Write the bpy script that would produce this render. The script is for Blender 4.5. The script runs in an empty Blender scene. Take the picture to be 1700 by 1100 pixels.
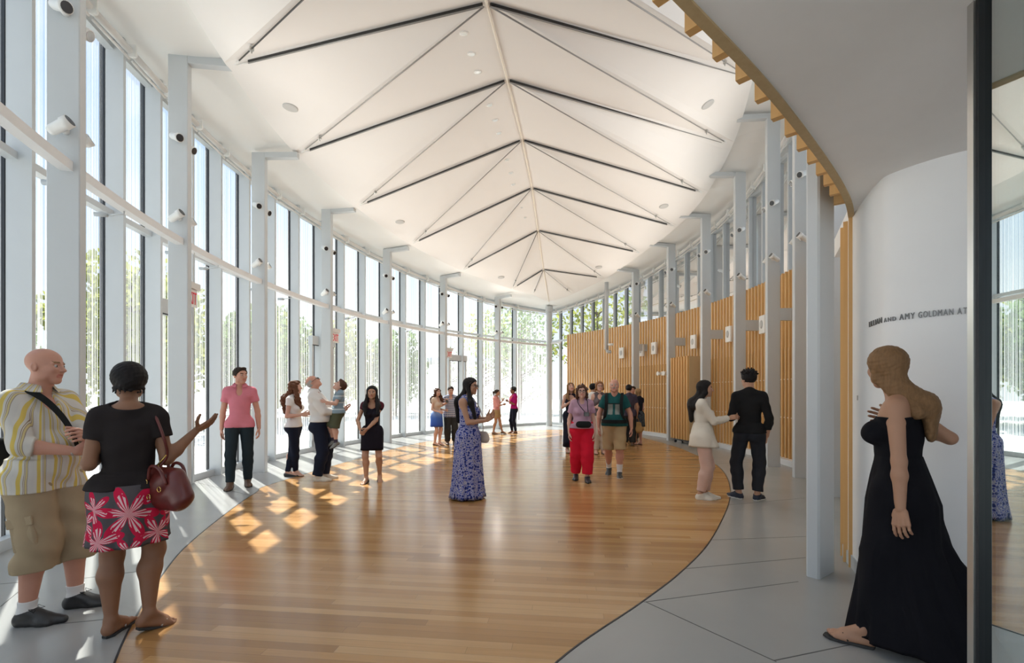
import bpy, bmesh, math, random
import numpy as np
from mathutils import Vector, Matrix
from mathutils.geometry import tessellate_polygon

# ------------------------------------------------------------------ camera, world, sun, exposure
sc = bpy.context.scene
COL = sc.collection
F, HOR, EYE = 803.0, 650.0, 1.5           # focal length in px, horizon row, eye height (1700 x 1100 frame)
cd = bpy.data.cameras.new('camera'); cam = bpy.data.objects.new('camera', cd); COL.objects.link(cam)
cam.location = (0, 0, EYE); cam.rotation_euler = (math.pi/2, 0, 0)
cd.sensor_width = 36; cd.lens = 36*F/1700; cd.shift_y = (HOR-550)/1700; cd.clip_start = 0.05; cd.clip_end = 300
sc.camera = cam

SKY_HORIZON, SKY_MID, SKY_TOP, SKY_STRENGTH = (1.0, 1.0, 1.0), (.62, .78, 1.0), (.36, .58, .98), .68
w = bpy.data.worlds.new('sky'); sc.world = w; w.use_nodes = True
nt = w.node_tree; nt.nodes.clear()
out = nt.nodes.new('ShaderNodeOutputWorld'); bg = nt.nodes.new('ShaderNodeBackground')
tc = nt.nodes.new('ShaderNodeTexCoord'); sep = nt.nodes.new('ShaderNodeSeparateXYZ'); rmp = nt.nodes.new('ShaderNodeValToRGB')
nz = nt.nodes.new('ShaderNodeTexNoise'); nz.inputs['Scale'].default_value = 2.2; nz.inputs['Detail'].default_value = 5
cr2 = nt.nodes.new('ShaderNodeValToRGB'); cr2.color_ramp.elements[0].position = .5; cr2.color_ramp.elements[1].position = .68
mx = nt.nodes.new('ShaderNodeMix'); mx.data_type = 'RGBA'
nt.links.new(tc.outputs['Generated'], sep.inputs[0]); nt.links.new(sep.outputs['Z'], rmp.inputs[0])
e = rmp.color_ramp.elements
e[0].position = 0.02; e[0].color = (*SKY_HORIZON, 1); e[1].position = .9; e[1].color = (*SKY_TOP, 1)
n_ = e.new(.33); n_.color = (*SKY_MID, 1)
nt.links.new(tc.outputs['Generated'], nz.inputs['Vector']); nt.links.new(nz.outputs['Fac'], cr2.inputs[0])
nt.links.new(cr2.outputs['Color'], mx.inputs[0]); nt.links.new(rmp.outputs['Color'], mx.inputs[6]); mx.inputs[7].default_value = (1, 1, 1, 1)
nt.links.new(mx.outputs[2], bg.inputs['Color']); bg.inputs['Strength'].default_value = SKY_STRENGTH
nt.links.new(bg.outputs[0], out.inputs['Surface'])

SUN_STRENGTH, SUN_ELEV = 8.0, math.radians(50)
sd = bpy.data.lights.new('sun', 'SUN'); sun = bpy.data.objects.new('sun', sd); COL.objects.link(sun)
sd.energy = SUN_STRENGTH; sd.angle = math.radians(.6); sd.color = (1, .95, .86)
sun.rotation_euler = Vector((.64*math.cos(SUN_ELEV), -.77*math.cos(SUN_ELEV), -math.sin(SUN_ELEV))).to_track_quat('-Z', 'Y').to_euler()
sun.location = (-20, 30, 30)

sc.view_settings.view_transform = 'Standard'; sc.view_settings.look = 'None'; sc.view_settings.gamma = 1
sc.view_settings.use_curve_mapping = False
sc.view_settings.exposure = 0.72
SPOT_W, DOWN_W = 56.0, 15.0
cy = sc.cycles
cy.use_denoising = True; cy.transparent_max_bounces = 32; cy.max_bounces = 8; cy.diffuse_bounces = 6; cy.glossy_bounces = 4
cy.caustics_reflective = False; cy.caustics_refractive = False; cy.sample_clamp_indirect = 6

# ------------------------------------------------------------------ small helpers
R_ = math.radians
def V(*a): return np.array(a, float)
def gp(px, py): d = F*EYE/(py-HOR); return V((px-850)/F*d, d, 0)      # a floor point seen at a pixel
def at(px, py, d): return V((px-850)/F*d, d, EYE+(HOR-py)/F*d)

class MB:
    """collects boxes, bars, tubes and lofts; build() links them as ONE mesh object"""
    def __init__(s): s.v = []; s.f = []; s.m = []; s.uv = {}
    def add(s, vs, fs, mi=0, uvs=None):
        o = len(s.v); s.v += [tuple(map(float, p)) for p in vs]
        for f in fs: s.f.append(tuple(o+i for i in f)); s.m.append(mi)
        if uvs is not None:
            for i, u in enumerate(uvs): s.uv[o+i] = u
    def box(s, c, sx, sy, sz, ax=None, mi=0):
        """centre, full sizes, optional 3 axes (rows)"""
        c = np.array(c, float); A = np.eye(3) if ax is None else np.array(ax, float)
        vs = [c + A[0]*x*sx/2 + A[1]*y*sy/2 + A[2]*z*sz/2 for z in (-1, 1) for y in (-1, 1) for x in (-1, 1)]
        s.add(vs, [(0,2,3,1), (4,5,7,6), (0,1,5,4), (2,6,7,3), (0,4,6,2), (1,3,7,5)], mi)
    def bbox(s, c, sx, sy, sz, ax=None, mi=0, bev=.01):
        """box with chamfered vertical-axis edges"""
        c = np.array(c, float); A = np.eye(3) if ax is None else np.array(ax, float)
        b = bev; hx, hy = sx/2, sy/2
        pts = [(-hx+b,-hy),(hx-b,-hy),(hx,-hy+b),(hx,hy-b),(hx-b,hy),(-hx+b,hy),(-hx,hy-b),(-hx,-hy+b)]
        vs = [c + A[0]*x + A[1]*y + A[2]*z*sz/2 for z in (-1, 1) for x, y in pts]
        s.add(vs, [tuple(reversed(range(8))), tuple(range(8, 16))] + [(i, (i+1)%8, 8+(i+1)%8, 8+i) for i in range(8)], mi)
    def tube(s, pts, rad, n=10, mi=0, cap=True):
        pts = [np.array(p, float) for p in pts]; rs = rad if hasattr(rad, '__len__') else [rad]*len(pts)
        rings = []; prev = None
        for i, p in enumerate(pts):
            t = pts[min(i+1, len(pts)-1)] - pts[max(i-1, 0)]; t /= (np.linalg.norm(t)+1e-12)
            if prev is None:
                u = np.cross(t, (0, 0, 1) if abs(t[2]) < .9 else (1, 0, 0))
            else: u = prev - t*(prev@t)
            u /= (np.linalg.norm(u)+1e-12); prev = u; vv = np.cross(t, u)
            rings.append([p + rs[i]*(math.cos(2*math.pi*k/n)*u + math.sin(2*math.pi*k/n)*vv) for k in range(n)])
        s.loft(rings, mi, cap)
    def loft(s, rings, mi=0, cap=True, closed=True, uvs=None):
        n = len(rings[0]); vs = [p for r in rings for p in r]; fs = []
        for i in range(len(rings)-1):
            for k in range(n if closed else n-1):
                k2 = (k+1) % n; fs.append((i*n+k, i*n+k2, (i+1)*n+k2, (i+1)*n+k))
        if cap and closed: fs.append(tuple(reversed(range(n)))); fs.append(tuple(range((len(rings)-1)*n, len(rings)*n)))
        s.add(vs, fs, mi, uvs)
    def sphere(s, c, r, n=12, m=8, mi=0):
        c = np.array(c, float); rr = np.array(r if hasattr(r, '__len__') else (r, r, r), float)
        rings = [[c + rr*V(math.sin(math.pi*j/m)*math.cos(2*math.pi*k/n), math.sin(math.pi*j/m)*math.sin(2*math.pi*k/n), math.cos(math.pi*j/m)) for k in range(n)] for j in range(1, m)]
        rings.reverse(); s.loft(rings, mi, True)
    def build(s, name, mats, parent=None, smooth=False, bevel=0, loc=None):
        me = bpy.data.meshes.new(name)
        vs = s.v
        if loc is not None: vs = [(p[0]-loc[0], p[1]-loc[1], p[2]-loc[2]) for p in vs]
        me.from_pydata(vs, [], s.f); mats = mats if isinstance(mats, (list, tuple)) else [mats]
        for m_ in mats: me.materials.append(m_)
        if max(s.m, default=0) > 0: me.polygons.foreach_set('material_index', s.m)
        if s.uv:
            uvl = me.uv_layers.new(name='uv')
            for l in me.loops:
                if l.vertex_index in s.uv: uvl.data[l.index].uv = s.uv[l.vertex_index]
        if smooth: me.polygons.foreach_set('use_smooth', [True]*len(me.polygons))
        me.update()
        o = bpy.data.objects.new(name, me); COL.objects.link(o)
        if loc is not None and parent is None: o.location = loc
        if parent is not None: o.parent = parent
        if bevel:
            bm_ = o.modifiers.new('bevel', 'BEVEL'); bm_.width = bevel; bm_.segments = 2; bm_.limit_method = 'ANGLE'
        return o

def tag(o, label=None, cat=None, group=None, kind=None):
    if label: o['label'] = label
    if cat: o['category'] = cat
    if group: o['group'] = group
    if kind: o['kind'] = kind
    return o
def empty(name, loc, rz=0):
    o = bpy.data.objects.new(name, None); COL.objects.link(o); o.location = tuple(map(float, loc)); o.rotation_euler = (0, 0, rz); o.empty_display_size = .1
    return o

# ------------------------------------------------------------------ materials
class NT:
    def __init__(s, name):
        s.m = bpy.data.materials.new(name); s.m.use_nodes = True; s.t = s.m.node_tree; s.t.nodes.clear()
        s.out = s.n('ShaderNodeOutputMaterial')
    def n(s, typ, **kw):
        nd = s.t.nodes.new(typ)
        for k, v_ in kw.items(): setattr(nd, k, v_)
        return nd
    def l(s, a, b): s.t.links.new(a, b)
    def put(s, sock, val):
        if hasattr(val, 'links') or isinstance(val, bpy.types.NodeSocket): s.l(val, sock)
        else: sock.default_value = val
    def math(s, op, a, b=None, c=None):
        nd = s.n('ShaderNodeMath', operation=op); s.put(nd.inputs[0], a)
        if b is not None: s.put(nd.inputs[1], b)
        if c is not None: s.put(nd.inputs[2], c)
        return nd.outputs[0]
    def mix(s, fac, a, b):
        nd = s.n('ShaderNodeMix', data_type='RGBA'); s.put(nd.inputs[0], fac)
        for i, v_ in ((6, a), (7, b)):
            if isinstance(v_, tuple) and len(v_) == 3: v_ = (*v_, 1)
            s.put(nd.inputs[i], v_)
        return nd.outputs[2]
    def coord(s, kind='Object'): return s.n('ShaderNodeTexCoord').outputs[kind]
    def xyz(s, vec):
        nd = s.n('ShaderNodeSeparateXYZ'); s.l(vec, nd.inputs[0]); return nd.outputs
    def vec(s, x, y, z):
        nd = s.n('ShaderNodeCombineXYZ')
        for i, v_ in enumerate((x, y, z)): s.put(nd.inputs[i], v_)
        return nd.outputs[0]
    def noise(s, vec, scale, detail=3, out='Fac', dims='3D'):
        nd = s.n('ShaderNodeTexNoise', noise_dimensions=dims)
        if dims == '1D': s.put(nd.inputs['W'], vec)
        else: s.l(vec, nd.inputs['Vector'])
        nd.inputs['Scale'].default_value = scale; nd.inputs['Detail'].default_value = detail
        return nd.outputs[out]
    def ramp(s, fac, *stops):
        nd = s.n('ShaderNodeValToRGB'); s.l(fac, nd.inputs[0]); el = nd.color_ramp.elements
        while len(el) < len(stops): el.new(.5)
        for e_, (p, c) in zip(el, stops): e_.position = p; e_.color = (*c, 1) if len(c) == 3 else c
        return nd.outputs[0]
    def bsdf(s, col, rough=.5, metal=0, spec=.5, bump=None, bumpd=.003, bstr=.4, coat=0):
        b_ = s.n('ShaderNodeBsdfPrincipled'); s.put(b_.inputs['Base Color'], (*col, 1) if isinstance(col, tuple) and len(col) == 3 else col)
        s.put(b_.inputs['Roughness'], rough); b_.inputs['Metallic'].default_value = metal; b_.inputs['Specular IOR Level'].default_value = spec
        if coat: b_.inputs['Coat Weight'].default_value = coat; b_.inputs['Coat Roughness'].default_value = .12
        if bump is not None:
            bn = s.n('ShaderNodeBump'); bn.inputs['Strength'].default_value = bstr; bn.inputs['Distance'].default_value = bumpd
            s.l(bump, bn.inputs['Height']); s.l(bn.outputs[0], b_.inputs['Normal'])
        s.l(b_.outputs[0], s.out.inputs['Surface']); return b_
def plain(name, col, rough=.5, metal=0, spec=.5, var=.05, scale=6, bump=0):
    t = NT(name); nf = t.noise(t.coord(), scale, 4)
    c = t.mix(nf, tuple(x*(1-var) for x in col), tuple(min(1, x*(1+var)) for x in col))
    t.bsdf(c, rough, metal, spec, nf if bump else None, bump or .001); return t.m
def cloth(name, col, var=.12, rough=.9, wr=.006):
    t = NT(name); o = t.coord(); nf = t.noise(o, 9, 5)
    c = t.mix(nf, tuple(x*(1-var) for x in col), tuple(min(1, x*(1+var)) for x in col))
    t.bsdf(c, rough, 0, .15, nf, wr, .6); return t.m

M = {}
M['white'] = plain('white paint', (.80, .81, .82), .45, var=.02)
M['column'] = plain('pale grey painted steel', (.57, .60, .62), .35, var=.02)
M['ceiling'] = plain('ceiling plaster white', (.84, .82, .80), .8, var=.015, scale=2)
M['soffit'] = plain('edge soffit white', (.86, .86, .84), .8, var=.015, scale=2)
M['entrysoffit'] = plain('entry soffit grey', (.82, .81, .79), .75, var=.03)
M['wallwhite'] = plain('curved wall white', (.87, .88, .89), .6, var=.02)
M['black'] = plain('black gasket', (.012, .014, .018), .4)
M['dark'] = plain('dark bronze metal', (.035, .037, .04), .35, .6)
M['steel'] = plain('brushed steel', (.55, .55, .53), .3, 1)
M['rod'] = plain('grey steel rod', (.33, .32, .31), .4, .3)
M['rodblack'] = plain('black steel bar', (.02, .02, .02), .4)
M['plastic'] = plain('white plastic', (.82, .82, .80), .35)
M['speaker'] = plain('grey speaker mesh', (.55, .55, .54), .8)
M['roller'] = plain('pale roller cloth', (.74, .73, .71), .6)
M['basegrey'] = plain('grey baseboard', (.5, .54, .57), .4)
M['letter'] = plain('brushed letter metal', (.22, .22, .22), .35, .8)
M['red'] = plain('exit red', (.8, .06, .10), .5)
M['lens'] = plain('dark lens', (.03, .03, .035), .15)
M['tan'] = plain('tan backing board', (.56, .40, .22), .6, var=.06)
M['cream'] = plain('cream backing', (.86, .80, .70), .6)

# concrete
t = NT('polished concrete'); o = t.coord(); a = t.noise(o, .9, 6); b2 = t.noise(o, 7, 8)
c = t.mix(a, (.31, .315, .312), (.41, .41, .40)); c = t.mix(t.math('MULTIPLY', b2, .3), c, (.34, .34, .335))
t.bsdf(c, t.math('MULTIPLY_ADD', a, .10, .20), 0, .5); M['concrete'] = t.m
# wood plank floor: boards run across the hall
t = NT('oak strip floor'); o = t.coord(); x = t.xyz(o)
v_ = t.math('DIVIDE', x['Y'], .075); row = t.math('FLOOR', v_)
wn = t.n('ShaderNodeTexWhiteNoise', noise_dimensions='1D'); t.l(row, wn.inputs['W'])
u_ = t.math('DIVIDE', t.math('ADD', x['X'], t.math('MULTIPLY', wn.outputs['Value'], 9.0)), 1.9); cell = t.math('FLOOR', u_)
wn2 = t.n('ShaderNodeTexWhiteNoise', noise_dimensions='2D'); t.l(t.vec(row, cell, 0), wn2.inputs['Vector'])
grain = t.noise(t.vec(t.math('MULTIPLY', x['X'], 2.2), t.math('MULTIPLY', x['Y'], 60), wn2.outputs['Value']), 1, 5)
c = t.ramp(wn2.outputs['Value'], (0, (.36, .185, .065)), (.35, (.47, .25, .092)), (.7, (.53, .295, .115)), (1, (.62, .38, .17)))
c = t.mix(t.math('MULTIPLY', grain, .45), c, (.24, .12, .045))
fr = t.math('FRACT', v_); gap = t.math('LESS_THAN', fr, .03); fe = t.math('LESS_THAN', t.math('FRACT', u_), .0012)
c = t.mix(t.math('MULTIPLY', t.math('MAXIMUM', gap, fe), .6), c, (.08, .04, .02))
t.bsdf(c, t.math('MULTIPLY_ADD', grain, .13, .13), 0, .5, grain, .001, .12); M['woodfloor'] = t.m
# slat wood (vertical grain)
def slatwood(name, c0, c1):
    t = NT(name); o = t.coord(); x = t.xyz(o)
    g = t.noise(t.vec(t.math('MULTIPLY', x['X'], 9), t.math('MULTIPLY', x['Y'], 9), t.math('MULTIPLY', x['Z'], .5)), 3, 4)
    t.bsdf(t.mix(g, c0, c1), .5, 0, .35, g, .001, .2); return t.m
M['slat'] = slatwood('ash slat wood', (.66, .38, .14), (.78, .50, .22))
M['fascia'] = slatwood('pale fascia wood', (.42, .30, .15), (.54, .41, .23))
# glass with vertical printed streaks
t = NT('fritted glass'); uvn = t.n('ShaderNodeTexCoord').outputs['UV']; x = t.xyz(uvn)
n1 = t.noise(x['X'], 26, 2, dims='1D'); n2 = t.noise(x['X'], 2.3, 1, dims='1D')
n3 = t.noise(t.vec(t.math('MULTIPLY', x['X'], 26), t.math('MULTIPLY', x['Y'], 1.2), 0), 1, 3)
s1 = t.math('MULTIPLY', t.math('SUBTRACT', n1, .42), 9); s1 = t.math('MINIMUM', t.math('MAXIMUM', s1, 0), 1)
lowf = t.ramp(x['Y'], (.0, (.75,)*3), (.62, (.62,)*3), (.8, (.42,)*3), (1, (.36,)*3))
msk = t.math('MULTIPLY', t.math('MULTIPLY', s1, lowf), t.math('MULTIPLY_ADD', n3, .9, .35))
msk = t.math('MINIMUM', t.math('MULTIPLY', msk, t.math('MULTIPLY_ADD', n2, 1.2, .3)), .75)
tr = t.n('ShaderNodeBsdfTransparent'); tr.inputs[0].default_value = (.90, .95, .97, 1)
tl = t.n('ShaderNodeBsdfTranslucent'); tl.inputs[0].default_value = (.9, .93, .95, 1)
df = t.n('ShaderNodeBsdfDiffuse'); df.inputs[0].default_value = (.75, .78, .8, 1)
fm = t.n('ShaderNodeMixShader'); fm.inputs[0].default_value = .3; t.l(tl.outputs[0], fm.inputs[1]); t.l(df.outputs[0], fm.inputs[2])
m1 = t.n('ShaderNodeMixShader'); t.l(msk, m1.inputs[0]); t.l(tr.outputs[0], m1.inputs[1]); t.l(fm.outputs[0], m1.inputs[2])
gl = t.n('ShaderNodeBsdfGlossy'); gl.inputs['Roughness'].default_value = .02
fz = t.n('ShaderNodeFresnel'); fz.inputs[0].default_value = 1.35
m2 = t.n('ShaderNodeMixShader'); t.l(fz.outputs[0], m2.inputs[0]); t.l(m1.outputs[0], m2.inputs[1]); t.l(gl.outputs[0], m2.inputs[2])
t.l(m2.outputs[0], t.out.inputs['Surface']); M['glass'] = t.m
t = NT('clear glass'); tr = t.n('ShaderNodeBsdfTransparent'); tr.inputs[0].default_value = (.92, .96, .98, 1)
gl = t.n('ShaderNodeBsdfGlossy'); gl.inputs['Roughness'].default_value = .02; fz = t.n('ShaderNodeFresnel'); fz.inputs[0].default_value = 1.25
m2 = t.n('ShaderNodeMixShader'); t.l(fz.outputs[0], m2.inputs[0]); t.l(tr.outputs[0], m2.inputs[1]); t.l(gl.outputs[0], m2.inputs[2])
t.l(m2.outputs[0], t.out.inputs['Surface']); M['clearglass'] = t.m
t = NT('door glass'); tr = t.n('ShaderNodeBsdfTransparent'); tr.inputs[0].default_value = (.62, .72, .72, 1)
gl = t.n('ShaderNodeBsdfGlossy'); gl.inputs['Roughness'].default_value = .0; gl.inputs[0].default_value = (.86, .93, .93, 1)
m2 = t.n('ShaderNodeMixShader'); m2.inputs[0].default_value = .68; t.l(tr.outputs[0], m2.inputs[1]); t.l(gl.outputs[0], m2.inputs[2])
t.l(m2.outputs[0], t.out.inputs['Surface']); M['doorglass'] = t.m
def emis(name, col, s_):
    t = NT(name); e_ = t.n('ShaderNodeEmission'); e_.inputs[0].default_value = (*col, 1); e_.inputs[1].default_value = s_
    t.l(e_.outputs[0], t.out.inputs['Surface']); return t.m
M['lamp'] = emis('lit lamp', (1, .96, .9), 3.0)
t = NT('terrace paving'); o = t.coord(); t.bsdf(t.mix(t.noise(o, .7, 6), (.52, .51, .49), (.68, .67, .64)), .9); M['terrace'] = t.m
t = NT('garden grass'); o = t.coord(); t.bsdf(t.mix(t.noise(o, 1.5, 6), (.10, .17, .04), (.22, .30, .08)), .9); M['grass'] = t.m
def leafmat(name, c0, c1):
    t = NT(name); o = t.coord(); c = t.mix(t.noise(o, 2.5, 3), c0, c1)
    d_ = t.n('ShaderNodeBsdfDiffuse'); l_ = t.n('ShaderNodeBsdfTranslucent'); t.l(c, d_.inputs[0]); t.l(c, l_.inputs[0])
    ms = t.n('ShaderNodeMixShader'); ms.inputs[0].default_value = .5; t.l(d_.outputs[0], ms.inputs[1]); t.l(l_.outputs[0], ms.inputs[2])
    t.l(ms.outputs[0], t.out.inputs['Surface']); return t.m
M['leaf'] = leafmat('mid green leaves', (.09, .16, .05), (.24, .34, .11))
M['leafpale'] = leafmat('yellow green leaves', (.22, .26, .06), (.42, .43, .14))
M['bark'] = plain('bark', (.16, .12, .09), .9, var=.3)
# ------------------------------------------------------------------ plan of the leaf-shaped hall
AX = V(.116, .993); AX /= np.linalg.norm(AX); BX = V(AX[1], -AX[0]); O0 = V(.3, 10.1); RAD, KK = 15.5, 10.67
CL, CR = O0 + BX*KK, O0 - BX*KK
def arc(side, al, dr=0.0, z=None):
    n = -BX if side == 'L' else BX; C_ = CL if side == 'L' else CR
    p = C_ + (RAD+dr)*(n*math.cos(al) + AX*math.sin(al))
    return p if z is None else V(p[0], p[1], z)
def axes(side, al):
    n = -BX if side == 'L' else BX
    r = n*math.cos(al) + AX*math.sin(al); t_ = -n*math.sin(al) + AX*math.cos(al)
    return V(r[0], r[1], 0), V(t_[0], t_[1], 0), V(0, 0, 1)       # outward, along the wall (away from camera), up
TIP = .8144; TIPG = .857
LA = [-.8144, -.68, -.54, -.4032, -.2579, -.1038, .0659, .2463, .4351, .63, TIP]
LZ = [5.3, 5.6, 5.8, 5.9, 6.0, 5.86, 5.8, 5.64, 5.48, 5.22, 5.15]
RA = [-.8144, -.5, -.2, -.0684, .0131, .1152, .2275, .3482, .479, TIP]
RZ = [6.0, 6.8, 7.05, 7.05, 6.98, 6.52, 6.18, 5.95, 5.65, 5.15]
zL = lambda a_: float(np.interp(a_, LA, LZ)); zR = lambda a_: float(np.interp(a_, RA, RZ))
zS = lambda s_, a_: zL(a_) if s_ == 'L' else zR(a_)
SLAT_TOP = 4.0

def catmull(P, n=8, closed=False):
    P = [np.array(p, float) for p in P]; out_ = []; N = len(P)
    for i in range(N if closed else N-1):
        p0 = P[(i-1) % N] if closed or i > 0 else 2*P[0]-P[1]; p1 = P[i]; p2 = P[(i+1) % N]
        p3 = P[(i+2) % N] if closed or i+2 < N else 2*P[-1]-P[-2]
        for k in range(n):
            u = k/n; out_.append(.5*((2*p1)+(-p0+p2)*u+(2*p0-5*p1+4*p2-p3)*u*u+(-p0+3*p1-3*p2+p3)*u**3))
    if not closed: out_.append(P[-1])
    return out_
def resample(P, n):
    P = np.array(P); d = np.r_[0, np.cumsum(np.linalg.norm(np.diff(P[:, :2], axis=0), axis=1))]
    return np.array([[np.interp(x_, d, P[:, k]) for k in range(P.shape[1])] for x_ in np.linspace(0, d[-1], n)])

# ------------------------------------------------------------------ floor
def poly_slab(name, pts, z0, z1, mat, **kw):
    m = MB(); n = len(pts)
    tris = tessellate_polygon([[Vector((p[0], p[1], 0)) for p in pts]])
    m.add([(p[0], p[1], z1) for p in pts], [tuple(t_) for t_ in tris]); m.add([(p[0], p[1], z0) for p in pts], [tuple(reversed(t_)) for t_ in tris])
    vs = [(p[0], p[1], z) for z in (z0, z1) for p in pts]
    m.add(vs, [(i, (i+1) % n, n+(i+1) % n, n+i) for i in range(n)])
    o = m.build(name, mat, **kw)
    bm = bmesh.new(); bm.from_mesh(o.data); bmesh.ops.recalc_face_normals(bm, faces=bm.faces); bm.to_mesh(o.data); bm.free()
    return o
outl = [arc('L', a_, .92) for a_ in np.linspace(-.84, .86, 60)] + [arc('R', a_, .92) for a_ in np.linspace(.86, -.25, 40)] + [V(8, 6), V(8, -3), V(-1, -3)]
floor = tag(poly_slab('floor', outl, -.12, 0, M['concrete']), kind='structure')
# saw-cut joints in the concrete
mj = MB()
for (x0, y0, x1, y1) in [(1069,999,1325,965),(1073,999,1289,1098),(1285,1096,1420,1068),(1133,944,1338,925),(0,1007,150,884),(0,969,33,966),(40,1041,190,1026),(127,961,262,944),(1208,838,1338,826),(1190,770,1290,764),(1180,896,1340,890),(324,800,420,823)]:
    p, q = gp(x0, y0), gp(x1, y1); d_ = (q-p)/np.linalg.norm(q-p); nn = V(-d_[1], d_[0], 0)
    mj.box((p+q)/2 + V(0, 0, .0004), np.linalg.norm(q-p), .007, .0012, [d_, nn, V(0, 0, 1)])
mj.build('joint', plain('joint dark', (.10, .10, .10), .8), floor)
ep = [gp(x, y)[:2] for x, y in [(925,1098),(1067,998),(1133,947),(1180,896),(1209,838),(1212,809),(1202,784),(1180,765),(1151,753),(1118,740)]]
el = lambda th: V(.35, 10.81) + 8.41*math.cos(th)*V(.208, .978) + 3.86*math.sin(th)*V(.978, -.208)
far = [el(R_(t_)) for t_ in (58, 42, 25, 8, -10, -28, -45, -62, -78)]
lp = [gp(x, y)[:2] for x, y in [(474,796),(422,819),(336,883),(276,945),(190,1100)]]
wood = catmull(ep + far[1:] + lp + [V(-1.45, 1.75), V(-.75, 1.45), V(-.15, 1.95)], 8, True)
# the wood sits in its own axes so that the boards run across the hall
wf = poly_slab('floor_wood', [((p-O0)@BX, (p-O0)@AX) for p in wood], -.02, .002, M['woodfloor'])
wf.location = (O0[0], O0[1], 0); wf.rotation_euler = (0, 0, math.atan2(BX[1], BX[0])); wf.name = 'floor'; tag(wf, kind='structure')
ring = MB(); wr = [V(p[0], p[1], 0.0015) for p in wood]
for p, q in zip(wr, wr[1:]+wr[:1]):
    d_ = q-p; L_ = np.linalg.norm(d_)
    if L_ > 1e-6: ring.box((p+q)/2, L_*1.02, .012, .003, [d_/L_, V(-d_[1], d_[0], 0)/L_, V(0, 0, 1)])
tag(ring.build('trim_1', M['dark']), kind='structure')

# ------------------------------------------------------------------ ceiling: folded panels, edge soffit
ELc = [at(388,105,6.63), at(498,252,9.08), at(595,340,11.1), at(684,403,13.65), at(768,447,16.0), at(850,478,18.0), at(885,487,19.0)]
ERc = [at(1240,123,8.4), at(1209,236,10.6), at(1167,318,11.85), at(1120,374,13.5), at(1063,418,15.2), at(1003,460,17.3), at(950,486,18.8)]
NR = [at(808,2,5.2), at(842,130,6.94), at(867,230,9.2), at(883,310,11.6), at(893,381,13.9), at(902,446,16.9), at(911,500,19.9)]
EL = [V(-.8,-.6,5.2), V(-2.2,1.6,5.7), V(-3.25,4.1,5.95)] + ELc
ER = [V(1.2,1.5,6.2), V(2.4,4.0,6.75), V(3.3,6.2,7.0)] + ERc
NN = [V(-.95,-.8,4.1), V(-.77,.96,4.35), V(-.51,3.15,4.9)] + NR
FARTIP = NR[-1]
def edge_curve(E_, side):
    c_ = catmull(E_ + [FARTIP], 6)
    res = []
    for i, p in enumerate(c_):
        t_ = c_[min(i+1, len(c_)-1)] - c_[max(i-1, 0)]; n_ = V(-t_[1], t_[0], 0)*(1 if side == 'L' else -1); n_ /= np.linalg.norm(n_)+1e-9
        res.append(p + n_*.12*(1 if i < len(c_)-1 else 0))
    return res
cl_, cr_ = edge_curve(EL, 'L'), edge_curve(ER, 'R')
def build_panels():
    m = MB(); tris = []
    for side, E_, c_ in (('L', EL, cl_), ('R', ER, cr_)):
        K_ = len(E_)
        for k in range(K_):
            seg = c_[6*k: 6*k+7]
            for i in range(len(seg)-1): tris.append((NN[k], seg[i], seg[i+1]))
            if k+1 < K_: tris.append((NN[k], NN[k+1], c_[6*(k+1)]))
    for t_ in tris: m.add(t_, [(0, 1, 2)])
    # lip around the panel edge
    for c_ in (cl_, cr_):
        for p, q in zip(c_, c_[1:]):
            m.add([p, q, q+V(0,0,.13), p+V(0,0,.13)], [(0, 1, 2, 3)])
    return m, tris
pm, CEIL_TRIS = build_panels()
ceiling = tag(pm.build('ceiling', M['ceiling']), kind='structure')
def on_ceiling(px, py):
    o = V(0, 0, EYE); d = V((px-850)/F, 1, (HOR-py)/F); best = None
    for A, B, C in CEIL_TRIS:
        e1, e2 = B-A, C-A; h_ = np.cross(d, e2); a_ = e1@h_
        if abs(a_) < 1e-9: continue
        s_ = o-A; u = s_@h_/a_; q = np.cross(s_, e1); v_ = d@q/a_; t_ = e2@q/a_
        if -1e-6 <= u and v_ >= -1e-6 and u+v_ <= 1+1e-6 and t_ > 0 and (best is None or t_ < best[0]):
            n_ = np.cross(e1, e2); n_ /= np.linalg.norm(n_); best = (t_, o+d*t_, n_ if n_[2] < 0 else -n_)
    return best[1], best[2]
ms = MB()
for side, c_ in (('L', cl_), ('R', cr_)):
    al = np.linspace(-.8144, .8645, 70)
    outer = resample([arc(side, a_, .95, zS(side, a_)+.1) for a_ in al], 60)
    inner = resample([p+V(0, 0, .11) for p in c_], 60)
    for i in range(59):
        ms.add([outer[i], inner[i], inner[i+1], outer[i+1]], [(0, 1, 2, 3) if side == 'R' else (3, 2, 1, 0)])
        up = V(0, 0, .35)                                       # roof edge above the glass
        ms.add([outer[i], outer[i+1], outer[i+1]+up, outer[i]+up], [(0, 1, 2, 3)])
sof = tag(ms.build('ceiling', M['soffit'], smooth=True), kind='structure')
mr = MB()                                                         # roof deck that keeps daylight from leaking through
for side in 'LR':
    al = np.linspace(-.8144, .868, 50); A_ = [arc(side, a_, 1.05, zS(side, a_)+.45) for a_ in al]
    B_ = resample([p+V(0,0,1.0) for p in NN] + [V(*arc('L', .868, 1.05), 5.7)], 50)
    for i in range(49): mr.add([A_[i], B_[i], B_[i+1], A_[i+1]], [(0, 1, 2, 3)])
tag(mr.build('roof', M['white']), kind='structure')
# ridge bead
rb = MB(); rb.tube([p-V(0,0,.012) for p in NN], .016, 8); rb.build('ridge_bead', M['cream'], ceiling)
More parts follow.
